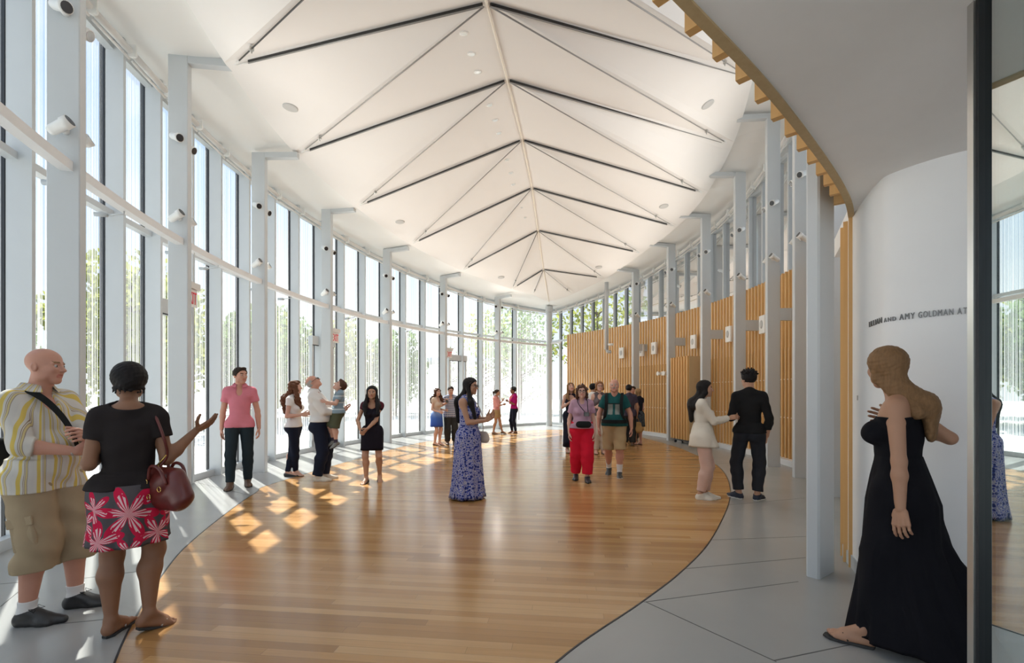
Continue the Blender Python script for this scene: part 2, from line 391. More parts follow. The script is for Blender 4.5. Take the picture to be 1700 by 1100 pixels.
# steel tie bars from the ridge to the panel edge
def off(p, d=.035): return p - V(0, 0, d)
wd = ['far', 'sixth', 'fifth', 'fourth', 'third', 'second', 'first']
k_bar = 0
for side, E_ in (('glass-wall', ELc), ('slat-wall', ERc)):
    for k, p in enumerate(E_):
        for kind_, q in (('bar', NR[k] if k < 6 else None), ('rod', ([NN[2]]+NR)[k])):
            if q is None: continue
            d_ = q-p; L_ = np.linalg.norm(d_); d_ /= L_; a0, a1 = off(p+d_*.06), off(q-d_*.05)
            tie = empty('tie_rod', a0)
            ordn = 'row %d from the far tip' % (7-k)
            dark = kind_ == 'bar' or (side == 'glass-wall' and k in (0, 5, 6))
            tag(tie, '%s ceiling tie on the %s side, %s' % ('thick dark' if kind_ == 'bar' else 'thin slanting', side, ordn), 'tie rod', 'ceiling tie rods')
            b_ = MB(); u0, u1 = a0+d_*.22, a1
            side_v = np.cross(d_, (0, 0, 1)); side_v /= np.linalg.norm(side_v); upv = np.cross(side_v, d_)
            if kind_ == 'bar':
                b_.box((u0+u1)/2 + V(0,0,.014), np.linalg.norm(u1-u0), .02, .024, [d_, side_v, upv])
                b_.build('bar', M['rodblack'], tie, loc=a0)
                c2 = MB(); c2.tube([u0-V(0,0,.012), u1-V(0,0,.012)], .009, 8); c2.build('rod', M['rod'], tie, True, loc=a0)
            else:
                b_.tube([u0, u1], .009, 8); b_.build('rod', M['rodblack'] if dark else M['rod'], tie, True, loc=a0)
                c2 = MB(); cpt = a0+d_*(.16*L_)
                c2.box(cpt, .05, .045, .05, [d_, side_v, upv]); c2.tube([cpt, cpt-V(0,0,.06)], .008, 6); c2.build('clip', M['steel'], tie, loc=a0)
            c2 = MB(); c2.tube([a0, u0], [.007, .013], 8); c2.build('end_fitting', M['plastic'], tie, True, loc=a0)

# ------------------------------------------------------------------ columns and brackets
col_pos = []
def column(side, al, z, ordn, full=True):
    r, t_, up = axes(side, al); c = empty('column', arc(side, al, 0, 0)); tag(c, kind='structure')
    p0 = arc(side, al, 0, 0)
    m = MB(); m.bbox(arc(side, al, .125, z/2+.05), .25, .11, z+.1, [r, t_, up], bev=.008); m.build('shaft', M['column'], c, loc=p0)
    m = MB(); m.box(arc(side, al, -.30, z+.05), .6, .11, .10, [r, t_, up]); m.build('bracket', M['column'], c, loc=p0)
    if side == 'R':
        m = MB(); m.box(arc(side, al, .42, 3.05), .36, .10, .24, [r, t_, up]); m.build('tie_beam', M['column'], c, loc=p0)
    col_pos.append((side, al, z, ordn))
names_L = {.63: 'first', .4351: 'second', .2463: 'third', .0659: 'fourth', -.1038: 'fifth', -.2579: 'sixth', -.4032: 'seventh'}
names_R = {.479: 'first', .3482: 'second', .2275: 'third', .1152: 'fourth', .0131: 'fifth', -.0684: 'sixth'}
for a_, z in zip(LA[1:-1], LZ[1:-1]): column('L', a_, z, names_L.get(a_))
for a_ in names_R: column('R', a_, zR(a_), names_R[a_])
column('R', -.17, 7.05, None)
tipc = MB(); tp = arc('L', TIP, 0, 0); tipc.tube([tp, tp+V(0,0,5.15)], .13, 20); tipc.tube([tp+V(0,0,5.0), tp+V(0,0,5.25)], [.17, .17], 20)
tag(tipc.build('column', M['column'], smooth=False, loc=tp), kind='structure')
# near column at the slat-wall end, by the entry
pc = gp(1360, 962); r7 = V(.80, .60, 0); r7 /= np.linalg.norm(r7); t7 = V(-r7[1], r7[0], 0)
c7 = empty('column', pc); tag(c7, kind='structure')
m = MB(); m.bbox(pc + r7*.155 + t7*.05 + V(0,0,3.0), .31, .10, 6.0, [r7, t7, V(0,0,1)], bev=.014); m.build('shaft', M['column'], c7, loc=pc)

# ------------------------------------------------------------------ glass walls
wi = [0]; ri = [0]
def mull_alphas(A_, fr=(-.12, .21, .54)):
    out_ = []
    for a0, a1 in zip(A_[:-1], A_[1:]): out_ += [a0+(a1-a0)*f_ for f_ in fr]
    return out_
def glass_run(side, al_list, zb, ztr, bay):
    """one bay: mullions at al_list[:-1], panes between neighbours"""
    wi[0] += 1; root = empty('window_%d' % wi[0], arc(side, al_list[0], .85, 0)); tag(root, kind='structure'); p0 = np.array(root.location)
    fm, gk = MB(), MB()
    for a_ in al_list[:-1]:
        r, t_, up = axes(side, a_); z1 = zS(side, a_)+.1
        fm.box(arc(side, a_, .745 if side == 'L' else .805, (zb+z1)/2), .21 if side == 'L' else .09, .052, z1-zb, [r, t_, up])
        gk.box(arc(side, a_, .885, (zb+z1)/2), .06, .065, z1-zb, [r, t_, up])
    for a0, a1 in zip(al_list[:-1], al_list[1:]):
        am = (a0+a1)/2; r, t_, up = axes(side, am); L_ = (a1-a0)*(RAD+.85); z1 = zS(side, am)+.1
        for zc, hz, dp in ((zb+.055, .11, .10), (z1-.07, .16, .10)) + (((ztr, .075, .10),) if ztr else ()):
            fm.box(arc(side, am, .80, zc), dp, abs(L_)*1.01, hz, [r, t_, up])
        pa = MB(); mg = .085/(RAD+.85)*(1 if a1 > a0 else -1); hi_v = 5.9; lo_v = .1 if zb < 1 else zb
        for b0, b1, mi in ((a0, a0+mg, 1), (a0+mg, a1-mg, 0), (a1-mg, a1, 1)):
            q = [arc(side, b0, .85, zb+.1), arc(side, b1, .85, zb+.1), arc(side, b1, .85, zS(side, b1)+.03), arc(side, b0, .85, zS(side, b0)+.03)]
            pa.add(q, [(0, 1, 2, 3)], mi, [(a_*(RAD+.85), z_/6.0) for a_, z_ in ((b0, lo_v), (b1, lo_v), (b1, hi_v), (b0, hi_v))])
        pa.build('pane', [M['glass'] if side == 'L' else M['clearglass'], M['clearglass']], root, loc=p0)
    fm.build('frame', M['column'], root, loc=p0); gk.build('gasket', M['black'], root, loc=p0)
    # roller blinds, one over each pane
    for j, (a0, a1) in enumerate(zip(al_list[:-1], al_list[1:])):
        if a0 < -.45: continue
        z0, z1 = zS(side, a0)-.06, zS(side, a1)-.06; pA, pB = arc(side, a0+.002, .57, z0), arc(side, a1-.002, .57, z1)
        rt = empty('roller_blind', pA)
        tag(rt, 'pale rolled blind over the %s pane of %s' % (['near', 'middle', 'far', 'fourth', 'fifth', 'sixth', 'seventh', 'eighth'][j], bay), 'roller blind', 'roller blinds along the glass')
        b_ = MB(); b_.tube([pA, pB], .043, 14); b_.build('roller', M['roller'], rt, True, loc=pA)
        b_ = MB(); dn = V(0, 0, .11); b_.tube([pA-dn, pB-dn], .016, 8); b_.build('hem_bar', M['roller'], rt, True, loc=pA)
        r, t_, up = axes(side, a0); b_ = MB(); b_.box(pA+V(0,0,.03), .10, .02, .16, [r, t_, up]); b_.tube([pA-t_*.012, pA+t_*.03], .052, 12); b_.build('bracket', M['plastic'], rt, loc=pA)
        if j == len(al_list)-2 and a1 > .8: pass
ma = mull_alphas(LA)
L_bays = [(LA[i], LA[i+1]) for i in range(len(LA)-1)]
bn_L = {.63: 'the glass wall bay at the far tip', .4351: 'the second glass wall bay from the tip', .2463: 'the third glass wall bay from the tip', .0659: 'the fourth glass wall bay from the tip', -.1038: 'the fifth glass wall bay from the tip', -.2579: 'the sixth glass wall bay from the tip', -.4032: 'the seventh glass wall bay from the tip'}
for i, (a0, a1) in enumerate(L_bays):
    al = ma[3*i:3*i+3] + [ma[3*i+3] if 3*i+3 < len(ma) else TIPG]
    glass_run('L', al, 0, 3.80, bn_L.get(a0, 'the glass wall'))
# slat-wall side: clerestory above the slats; full height beside the tip
tipal = list(np.linspace(.479+.01, TIPG, 10))[::-1]
tipal = sorted(tipal)
glass_run('R', tipal[:5], SLAT_TOP-.12, None, 'the clerestory beyond the first slat-wall column')
glass_run('R', tipal[4:8], SLAT_TOP-.12, None, 'the clerestory at the far slat end')
glass_run('R', tipal[7:10], 0, 3.80, 'the glass between slats and tip')
rb_names = {.3482: 'the clerestory between first and second slat-wall columns', .2275: 'the clerestory between second and third slat-wall columns', .1152: 'the clerestory between third and fourth slat-wall columns', .0131: 'the clerestory between fourth and fifth slat-wall columns', -.0684: 'the clerestory between fifth and sixth slat-wall columns', -.17: 'the clerestory bay past the sixth slat-wall column'}
RB = [-.30, -.17, -.0684, .0131, .1152, .2275, .3482, .479]
rm = []
for a0, a1 in zip(RB[:-1], RB[1:]): rm += [a0+(a1-a0)*f_ for f_ in (.12, .45, .78)]
rm.append(.489)
for i in range(len(RB)-1): glass_run('R', rm[3*i:3*i+4], SLAT_TOP-.12, None, rb_names.get(RB[i], 'the clerestory by the entry'))

# transom bars running from column to column
tn = 1
for a0, a1 in L_bays:
    tn += 1; m = MB(); aa = np.linspace(a0, a1, 7)
    P_ = [arc('L', a_, .10, 3.55) for a_ in aa]
    rings = []
    for a_ in aa:
        r, t_, up = axes('L', a_); c = arc('L', a_, .10, 3.55)
        rings.append([c + r*x_ + up*y_ for x_, y_ in ((-.05,-.045),(.05,-.045),(.05,.045),(-.05,.045))])
    m.loft(rings); tag(m.build('trim_%d' % tn, M['white']), kind='structure')
m = MB(); P_ = [arc('R', a_, .05, 3.62) for a_ in np.linspace(.765, TIP, 5)]; m.tube(P_, .04, 8); tag(m.build('trim_%d' % (tn+1), M['white']), kind='structure')

# doors in the glass wall
for i, (a0, a1) in enumerate(((-.225, -.176), (.0866, .145), (.498, .56))):
    am = (a0+a1)/2; r, t_, up = axes('L', am); L_ = (a1-a0)*(RAD+.8); p0 = arc('L', am, .8, 0)
    d_ = empty('door_%d' % (i+1), p0); tag(d_, kind='structure')
    m = MB(); m.box(arc('L', am, .79, 2.80), .13, L_, .22, [r, t_, up])
    for s_ in (-1, 1): m.box(arc('L', am, .79, 1.35)+t_*s_*(L_/2-.05), .08, .07, 2.7, [r, t_, up])
    m.box(arc('L', am, .79, .18), .08, L_, .2, [r, t_, up]); m.build('frame', M['column'], d_, loc=p0)
    m = MB(); m.box(arc('L', am, .74, 2.68), .03, L_*.9, .02, [r, t_, up]); m.build('gasket', M['black'], d_, loc=p0)
    m = MB(); m.box(arc('L', am, .70, 1.05), .05, L_*.75, .05, [r, t_, up]); m.build('handle', M['steel'], d_, loc=p0)

# ------------------------------------------------------------------ slat wall
m = MB(); aa = np.linspace(-.26, .772, 60)
rings = [[arc('R', a_, .60, 0), arc('R', a_, .66, 0), arc('R', a_, .66, SLAT_TOP), arc('R', a_, .60, SLAT_TOP)] for a_ in aa]
m.loft(rings); wallr = tag(m.build('wall_right', M['cream']), kind='structure')
ss = MB(); a_ = .772
while a_ > -.26:
    r, t_, up = axes('R', a_); ss.box(arc('R', a_, .572, (SLAT_TOP+.1)/2), .05, .038, SLAT_TOP-.1, [r, t_, up]); a_ -= .15/15.95
ss.build('slat_cladding', M['slat'], wallr)
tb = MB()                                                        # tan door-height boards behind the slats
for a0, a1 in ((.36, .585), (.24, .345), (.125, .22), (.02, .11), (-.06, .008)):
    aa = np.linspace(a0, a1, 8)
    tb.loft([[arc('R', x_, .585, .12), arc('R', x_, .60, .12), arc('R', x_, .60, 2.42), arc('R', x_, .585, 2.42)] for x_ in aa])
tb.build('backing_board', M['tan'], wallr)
lines = MB()
for z in (.95, 1.75):
    aa = np.linspace(-.06, .585, 40); lines.loft([[arc('R', x_, .575, z), arc('R', x_, .59, z), arc('R', x_, .59, z+.02), arc('R', x_, .575, z+.02)] for x_ in aa])
lines.build('rail', M['cream'], wallr)
bb = MB(); aa = np.linspace(-.26, .772, 60)
bb.loft([[arc('R', x_, .44, 0), arc('R', x_, .58, 0), arc('R', x_, .58, .12), arc('R', x_, .44, .12)] for x_ in aa]); tag(bb.build('baseboard_right', M['white']), kind='structure')

# entry: low soffit, slatted screen over the opening, curved wall, glass door
SOF = 3.0
edge = catmull([V(-.35, .95), V(.15, 1.38), V(.69, 1.85), V(1.32, 2.41), V(2.09, 3.17), V(2.62, 3.74), V(2.95, 4.16)], 8)
sp = [p for p in edge] + [V(3.6, 5.4), V(8, 5.4), V(8, -3), V(2.2, -3)]
es = poly_slab('ceiling', sp, SOF, SOF+.2, M['entrysoffit']); tag(es, kind='structure')
m = MB(); rings = []
for i, p in enumerate(edge):
    t_ = edge[min(i+1, len(edge)-1)]-edge[max(i-1, 0)]; t_ /= np.linalg.norm(t_); n_ = V(-t_[1], t_[0])
    q = p + n_*.045; rings.append([V(*p, SOF-.012), V(*q, SOF-.012), V(*q, SOF+1.0), V(*p, SOF+1.0)])
m.loft(rings); scr = tag(m.build('trim_20', M['fascia']), kind='structure')
re_ = resample(edge, 200); dd = np.r_[0, np.cumsum(np.linalg.norm(np.diff(re_, axis=0), axis=1))]
m = MB(); s_ = .1
while s_ < dd[-1]-.12:
    p = V(np.interp(s_, dd, re_[:, 0]), np.interp(s_, dd, re_[:, 1])); q = V(np.interp(s_+.02, dd, re_[:, 0]), np.interp(s_+.02, dd, re_[:, 1]))
    t_ = (q-p)/np.linalg.norm(q-p); n_ = V(-t_[1], t_[0]); c = p+n_*.088
    m.box(V(*c, SOF+.5+.02), .045, .082, .98, [V(*t_, 0), V(*n_, 0), V(0, 0, 1)]); s_ += .245
m.build('slat_cladding', M['slat'], scr)
m = MB()                                                        # last slats come down to the floor
for px, py, dz in ((1401, 921, 0), (1406, 931, .05), (1415, 940, .04)):
    p = gp(px, py); m.box(p+V(.02, .02, 1.5), .05, .13, 3.0, [V(.75, -.66, 0), V(.66, .75, 0), V(0, 0, 1)])
tag(m.build('trim_21', M['slat']), kind='structure')

wc = catmull([V(4.6, 6.2), V(3.6, 5.2), V(3.08, 4.5), V(2.86, 4.02), V(2.645, 3.52), V(2.62, 3.30), V(2.84, 3.0), V(3.25, 2.86), V(4.2, 2.8), V(6, 2.8)], 10)
m = MB(); n = len(wc)
vs = [V(*p, z) for z in (0, SOF) for p in wc]; m.add(vs, [(i, i+1, n+i+1, n+i) for i in range(n-1)])
tag(m.build('wall_front', M['wallwhite'], smooth=True), kind='structure')
m = MB(); rings = []
for i, p in enumerate(wc):
    t_ = wc[min(i+1, n-1)]-wc[max(i-1, 0)]; t_ /= np.linalg.norm(t_); n_ = V(t_[1], -t_[0])
    q = p+n_*.012; p2 = p-n_*.01; rings.append([V(*p2, 0), V(*q, 0), V(*q, .11), V(*p2, .11)])
m.loft(rings); tag(m.build('baseboard_front', M['basegrey']), kind='structure')

# raised metal letters that follow the curved wall
def wall_param(px_t):
    for i in range(len(wc)-1, 0, -1):
        pass
wcr = resample(wc, 600); wd_ = np.r_[0, np.cumsum(np.linalg.norm(np.diff(wcr, axis=0), axis=1))]
pxs = 850+F*wcr[:, 0]/wcr[:, 1]
i_min = int(np.argmin(np.where((wcr[:, 1] < 4.3) & (wcr[:, 1] > 2.9), pxs, 9e9)))
s_of_px = lambda px_: float(np.interp(px_, pxs[i_min:i_min+150], wd_[i_min:i_min+150]))
def text_mesh(body, size, extrude):
    cu = bpy.data.curves.new('tmp', 'FONT'); cu.body = body; cu.size = size; cu.extrude = extrude; cu.resolution_u = 3
    ob = bpy.data.objects.new('tmp', cu); COL.objects.link(ob); dg = bpy.context.evaluated_depsgraph_get()
    me = bpy.data.meshes.new_from_object(ob.evaluated_get(dg)); bpy.data.objects.remove(ob); return me
def bold(me, amt):
    return me
lett_p = V(2.66, 3.5, 2.0); lr = empty('wall_lettering', lett_p)
tag(lr, 'raised grey metal capital lettering on the curved white wall', 'lettering')
words = [('LILLIAN', .058), ('AND', .042), ('AMY', .058), ('GOLDMAN', .058), ('AT', .058), ('RIUM', .058)]
s0, s1 = s_of_px(1444), s_of_px(1608)
adv = []; cur = 0; glyphs = []
for wi_, (wd2, sz) in enumerate(words):
    for ch in wd2:
        me = text_mesh(ch, sz, .003); xs = [v.co.x for v in me.vertices]; w_ = max(xs)-min(xs)
        wx = {0: 2.0, 1: 1.5, 2: 1.2}.get(wi_, 1.0); x0_ = min(xs); w_ *= wx
        for v in me.vertices: v.co.x = (v.co.x-x0_)*wx
        glyphs.append((me, cur, w_)); cur += w_ + .012*wx
    if wd2 != 'AT': cur += .022
    else: vis = cur
scl = (s1-s0)/vis
for me, c0, w_ in glyphs:
    for v in me.vertices:
        s_ = s0 + (c0+v.co.x)*scl; p = V(np.interp(s_, wd_, wcr[:, 0]), np.interp(s_, wd_, wcr[:, 1])); q = V(np.interp(s_+.01, wd_, wcr[:, 0]), np.interp(s_+.01, wd_, wcr[:, 1]))
        t_ = (q-p)/np.linalg.norm(q-p); n_ = V(t_[1], -t_[0]); p = p + n_*(.004+v.co.z)
        v.co = Vector((p[0]-lett_p[0], p[1]-lett_p[1], 1.985+v.co.y-lett_p[2]))
    me.materials.append(M['letter']); o = bpy.data.objects.new('letter', me); COL.objects.link(o); o.parent = lr

# glass door leaf standing open beside the camera
ph = R_(9.2); u = V(math.sin(ph), math.cos(ph), 0); nn = V(-u[1], u[0], 0)
hp = V((1629-850)/F*1.84, 1.84, 0)
gd = empty('door_4', hp); tag(gd, kind='structure')
m = MB(); m.box(hp+V(0,0,1.49), .055, .055, 2.98, [u, nn, V(0,0,1)]); m.build('stile', M['dark'], gd, loc=hp)
m = MB(); m.box(hp+nn*.031+V(0,0,1.49), .03, .012, 2.98, [u, nn, V(0,0,1)]); m.build('edge_strip', M['steel'], gd, loc=hp)
m = MB(); m.box(hp-u*.5+V(0,0,1.5), 1.0, .012, 2.95, [u, nn, V(0,0,1)]); m.build('pane', M['doorglass'], gd, loc=hp)
m = MB(); m.box(hp-u*.5+V(0,0,.05), 1.0, .04, .1, [u, nn, V(0,0,1)]); m.build('rail', M['dark'], gd, loc=hp)
# unseen walls added behind the camera to cut light from the open entry
m = MB(); m.box((6.4, -3.1, 2.4), 3.4, .2, 4.8); m.box((8.1, 1.2, 2.4), .2, 8.4, 4.8)
tag(m.build('light_block_wall', M['white']), kind='structure')
m = MB(); m.box((.3, -2.0, 5.3), 3.6, 2.4, .2); tag(m.build('ceiling', M['soffit']), kind='structure')  # unseen slab added overhead, closing the back together with the light-blocking walls
# ------------------------------------------------------------------ lamps and fittings
def make_can(root, origin, d, r=.055, L_=.17):
    d = d/np.linalg.norm(d); m = MB(); o = origin
    m.tube([o-d*.03, o, o+d*L_*.62, o+d*L_*.64, o+d*L_], [r*.6, r*.82, r*.86, r, r], 16)
    m.build('can', M['plastic'], root, True, loc=np.array(root.location))
    m = MB(); m.tube([o+d*(L_-.002), o+d*(L_+.003)], r*.86, 16); m.build('lens', M['lens'], root, loc=np.array(root.location))
ordL = ['first', 'second', 'third', 'fourth', 'fifth', 'sixth', 'seventh']
for side, al, z, ordn in list(col_pos):
    if ordn is None: continue
    r, t_, up = axes(side, al); wall = 'glass-wall' if side == 'L' else 'slat-wall'
    zs = (4.93, 3.86) if side == 'L' else (5.25, 4.15)
    for hi, zz in enumerate(zs):
        if zz > z-.25: zz = z-.3
        for face in (-1, 1):
            base = arc(side, al, .10, zz) + t_*face*.055
            s_ = empty('spotlight', base)
            tag(s_, '%s white spotlight, %s face of the %s %s column from the tip' % (('upper', 'lower')[hi], ('near', 'far')[(face+1)//2], ordn, wall), 'spotlight', 'column spotlights')
            m = MB(); m.tube([base, base+t_*face*.035], .03, 10); m.tube([base+t_*face*.03, base+t_*face*.09], .014, 8); m.build('mount', M['plastic'], s_, True, loc=base)
            d = (-r*.75 - t_*.5*(1 if face < 0 else .2) - up*.35) if hi == 0 else (-r*.8 + t_*.15*face + up*.5)
            o = base + t_*face*.10; d = d/np.linalg.norm(d); make_can(s_, o - d*.07, d)
            if hi == 1 and face == -1 and ordn != 'seventh':
                ld = bpy.data.lights.new('lamp', 'SPOT'); ld.energy = SPOT_W; ld.spot_size = R_(130); ld.spot_blend = 1; ld.shadow_soft_size = .05; ld.color = (1, .93, .85)
                lo = bpy.data.objects.new('lamp', ld); COL.objects.link(lo); lo.parent = s_; lo.location = tuple(o + d*.14 - base)
                lo.rotation_euler = Vector(d*V(1, 1, .75)).to_track_quat('-Z', 'Y').to_euler()
# little lamps on stems below the transom
for bi, (a0, a1) in enumerate(L_bays):
    if a0 not in bn_L or a0 > .3: continue
    for j, fr_ in enumerate((.06, .42)):
        al = a0+(a1-a0)*fr_; r, t_, up = axes('L', al); b0 = arc('L', al, .10, 3.50)
        s_ = empty('stem_lamp', b0); tag(s_, 'small grey stem lamp, %s of %s' % (('near end', 'middle')[j], bn_L[a0].replace('glass wall', 'glass-wall')), 'lamp', 'stem lamps under the transom')
        m = MB(); m.tube([b0, b0-up*.03, b0-up*.05-r*-.16], .009, 8); m.build('stem', M['column'], s_, True, loc=b0)
        e_ = b0-up*.05+r*.16; m = MB(); m.tube([e_, e_+r*.12], .026, 10); m.build('head', M['basegrey'], s_, True, loc=b0)
# recessed downlights beside the ridge and round ceiling loudspeakers
def disc_at(name, px, py, rad, mats, drop):
    p, n_ = on_ceiling(px, py); root = empty(name, p)
    m = MB(); m.tube([p+n_*-.01, p+n_*drop, p+n_*drop*1.2], [rad, rad, rad*.8], 20); m.build('rim', mats[0], root, True, loc=p)
    m = MB(); m.tube([p+n_*drop*1.1, p+n_*(drop*1.25)], rad*.72, 16); m.build('lens' if 'light' in name else 'grille', mats[1], root, loc=p)
    return root, p, n_
dl = [(770,55),(783,89),(793,119),(813,174),(822,199),(828,221),(842,265),(848,287),(852,306),(866,344),(872,361)]
dn = ['first', 'second', 'third']
rows = ['nearest the entry', 'second from the entry', 'third from the entry', 'farthest from the entry']
for i, (px, py) in enumerate(dl):
    root, p, n_ = disc_at('downlight', px, py, .055 if i < 9 else .045, (M['plastic'], M['steel']), .008)
    tag(root, 'small recessed ceiling downlight, %s in the ridge-side row %s' % (dn[i % 3], rows[i//3]), 'downlight', 'downlights beside the ridge')
    ld = bpy.data.lights.new('lamp', 'SPOT'); ld.energy = DOWN_W; ld.spot_size = R_(110); ld.spot_blend = 1; ld.shadow_soft_size = .05; ld.color = (1, .93, .85)
    lo = bpy.data.objects.new('lamp', ld); COL.objects.link(lo); lo.parent = root; lo.location = tuple(n_*.03)
for px, py, lb in [(482,178,'near the sixth glass-wall column'),(664,368,'between the third and fourth glass-wall columns'),(832,460,'above the first glass-wall column'),(1175,173,'by the fifth slat-wall column'),(1102,342,'by the third slat-wall column'),(994,443,'by the first slat-wall column')]:
    root, p, n_ = disc_at('ceiling_speaker', px, py, .115, (M['speaker'], M['speaker']), .012)
    tag(root, 'flat round grey ceiling loudspeaker %s' % lb, 'speaker', 'ceiling loudspeakers')

# exit signs
for i, (px, al) in enumerate(((321, -.243), (558, .085), (748, .452))):
    r, t_, up = axes('L', al); c = arc('L', al, .10, 2.88)
    root = empty('exit_sign', c); tag(root, 'white hanging sign with red EXIT letters by the %s glass-wall column from the tip' % ('sixth', 'fourth', 'second')[i], 'exit sign', 'exit signs under the transom')
    m = MB(); m.box(c+up*.135, .09, .36, .09, [r, t_, up]); m.build('canopy', M['roller'], root, loc=c)
    m = MB(); m.box(c-up*.04, .02, .32, .25, [r, t_, up]); m.build('face_plate', M['plastic'], root, loc=c)
    m = MB()
    for s_ in (-1, 1): m.tube([c+up*.17+t_*s_*.1, c+up*.66+t_*s_*.1], .006, 6)
    m.build('hanger', M['steel'], root, loc=c)
    me = text_mesh('EXIT', .19, .004); xs = [v.co.x for v in me.vertices]; ys = [v.co.y for v in me.vertices]; cx = (min(xs)+max(xs))/2; cy_ = (min(ys)+max(ys))/2
    sx = .27/(max(xs)-min(xs)); sy = .17/(max(ys)-min(ys))
    for v in me.vertices:
        p = -up*.04 + t_*((v.co.x-cx)*sx) + up*((v.co.y-cy_)*sy) - r*(.012+v.co.z); v.co = Vector(p)
    me.materials.append(M['red']); o = bpy.data.objects.new('letters', me); COL.objects.link(o); o.parent = root

# loudspeakers on the slat wall, twin emergency light, hanging pole, plate switch
for al, zz, lb in ((.555, 2.95, 'beyond the first slat-wall column'), (.483, 2.95, 'behind the first slat-wall column'), (.437, 2.97, 'between the first and second slat-wall columns'), (.30, 2.97, 'between the second and third slat-wall columns'), (.185, 2.98, 'between the third and fourth slat-wall columns'), (.082, 3.0, 'between the fourth and fifth slat-wall columns'), (-.012, 3.0, 'between the fifth and sixth slat-wall columns')):
    r, t_, up = axes('R', al); c = arc('R', al, .41, zz); root = empty('wall_speaker', c)
    tag(root, 'white oval loudspeaker on the slats %s' % lb, 'speaker', 'loudspeakers on the slat wall')
    m = MB(); m.bbox(c, .07, .26, .40, [r, t_, up], bev=.01); m.build('housing', M['plastic'], root, loc=c)
    m = MB(); q = c-r*.037; ring_ = [[q - r*dx + t_*(.055*k_*math.cos(x_)) + up*(.095*k_*math.sin(x_)) for x_ in np.linspace(0, 2*math.pi, 17)[:-1]] for dx, k_ in ((0, 1), (.02, .85))]
    m.loft(ring_); m.build('driver', M['speaker'], root, loc=c)
r, t_, up = axes('R', .40); c = arc('R', .40, .40, 2.10); root = empty('emergency_light', c); tag(root, 'white emergency light with two heads on the slat wall', 'light')
m = MB(); m.box(c, .08, .22, .13, [r, t_, up]); m.build('housing', M['plastic'], root, loc=c)
for s_ in (-1, 1):
    m = MB(); m.tube([c-r*.04+t_*s_*.17, c-r*.14+t_*s_*.17], [.05, .07], 12); m.tube([c+t_*s_*.08, c+t_*s_*.17-r*.04], .02, 8); m.build('lamp_head', M['plastic'], root, loc=c)
c = at(1007, 482, 17.6); root = empty('ceiling_pole', c); tag(root, 'thin grey pole hanging from the ceiling in front of the slats', 'pole')
m = MB(); e_ = at(1007, 580, 17.6); m.tube([c+V(0,0,.3), e_], .075, 12); m.build('pole', M['column'], root, True, loc=c)
m = MB(); m.tube([e_, e_+V(.05,0,-.08), e_+V(.16,-.05,-.09)], .06, 10); m.build('hook', M['column'], root, True, loc=c)
m = MB(); f_ = at(1010, 572, 17.5); m.tube([f_, f_+V(.15,-.1,0)], .045, 10); m.build('lamp_head', M['plastic'], root, True, loc=c)
c = V(2.845, 3.965, 1.45); root = empty('wall_switch', c); tag(root, 'small white switch plate at the end of the curved wall', 'switch')
m = MB(); m.box(c, .012, .07, .115, [V(.91, -.41, 0), V(.41, .91, 0), V(0,0,1)]); m.build('plate', M['plastic'], root, loc=c, bevel=.003)
m = MB(); m.box(c-V(.91,-.41,0)*.008, .01, .02, .04, [V(.91, -.41, 0), V(.41, .91, 0), V(0,0,1)]); m.build('toggle', M['steel'], root, loc=c)

# slatted cabinet on casters between two slat-wall columns
al = .292; r, t_, up = axes('R', al); c = arc('R', al, .10, 0); root = empty('slatted_cabinet', c)
tag(root, 'tall wood slatted cabinet on casters between second and third slat-wall columns', 'cabinet')
m = MB(); m.box(c+up*1.32, .34, .95, 2.36, [r, t_, up]); m.build('body', M['tan'], root, loc=c)
for k in range(7):
    m = MB(); m.box(c-r*.20+t_*(-.44+k*.147)+up*1.32, .07, .05, 2.38, [r, t_, up]); m.build('slat', M['slat'], root, loc=c)
m = MB(); m.box(c+up*.11, .30, .85, .07, [r, t_, up]); m.build('plinth', M['dark'], root, loc=c)
for sx in (-1, 1):
    for sy in (-1, 1):
        m = MB(); q = c+r*sx*.11+t_*sy*.4+up*.04; m.tube([q-t_*.015, q+t_*.015], .04, 12); m.box(q+up*.03, .03, .03, .05, [r, t_, up]); m.build('caster', M['dark'], root, loc=c)

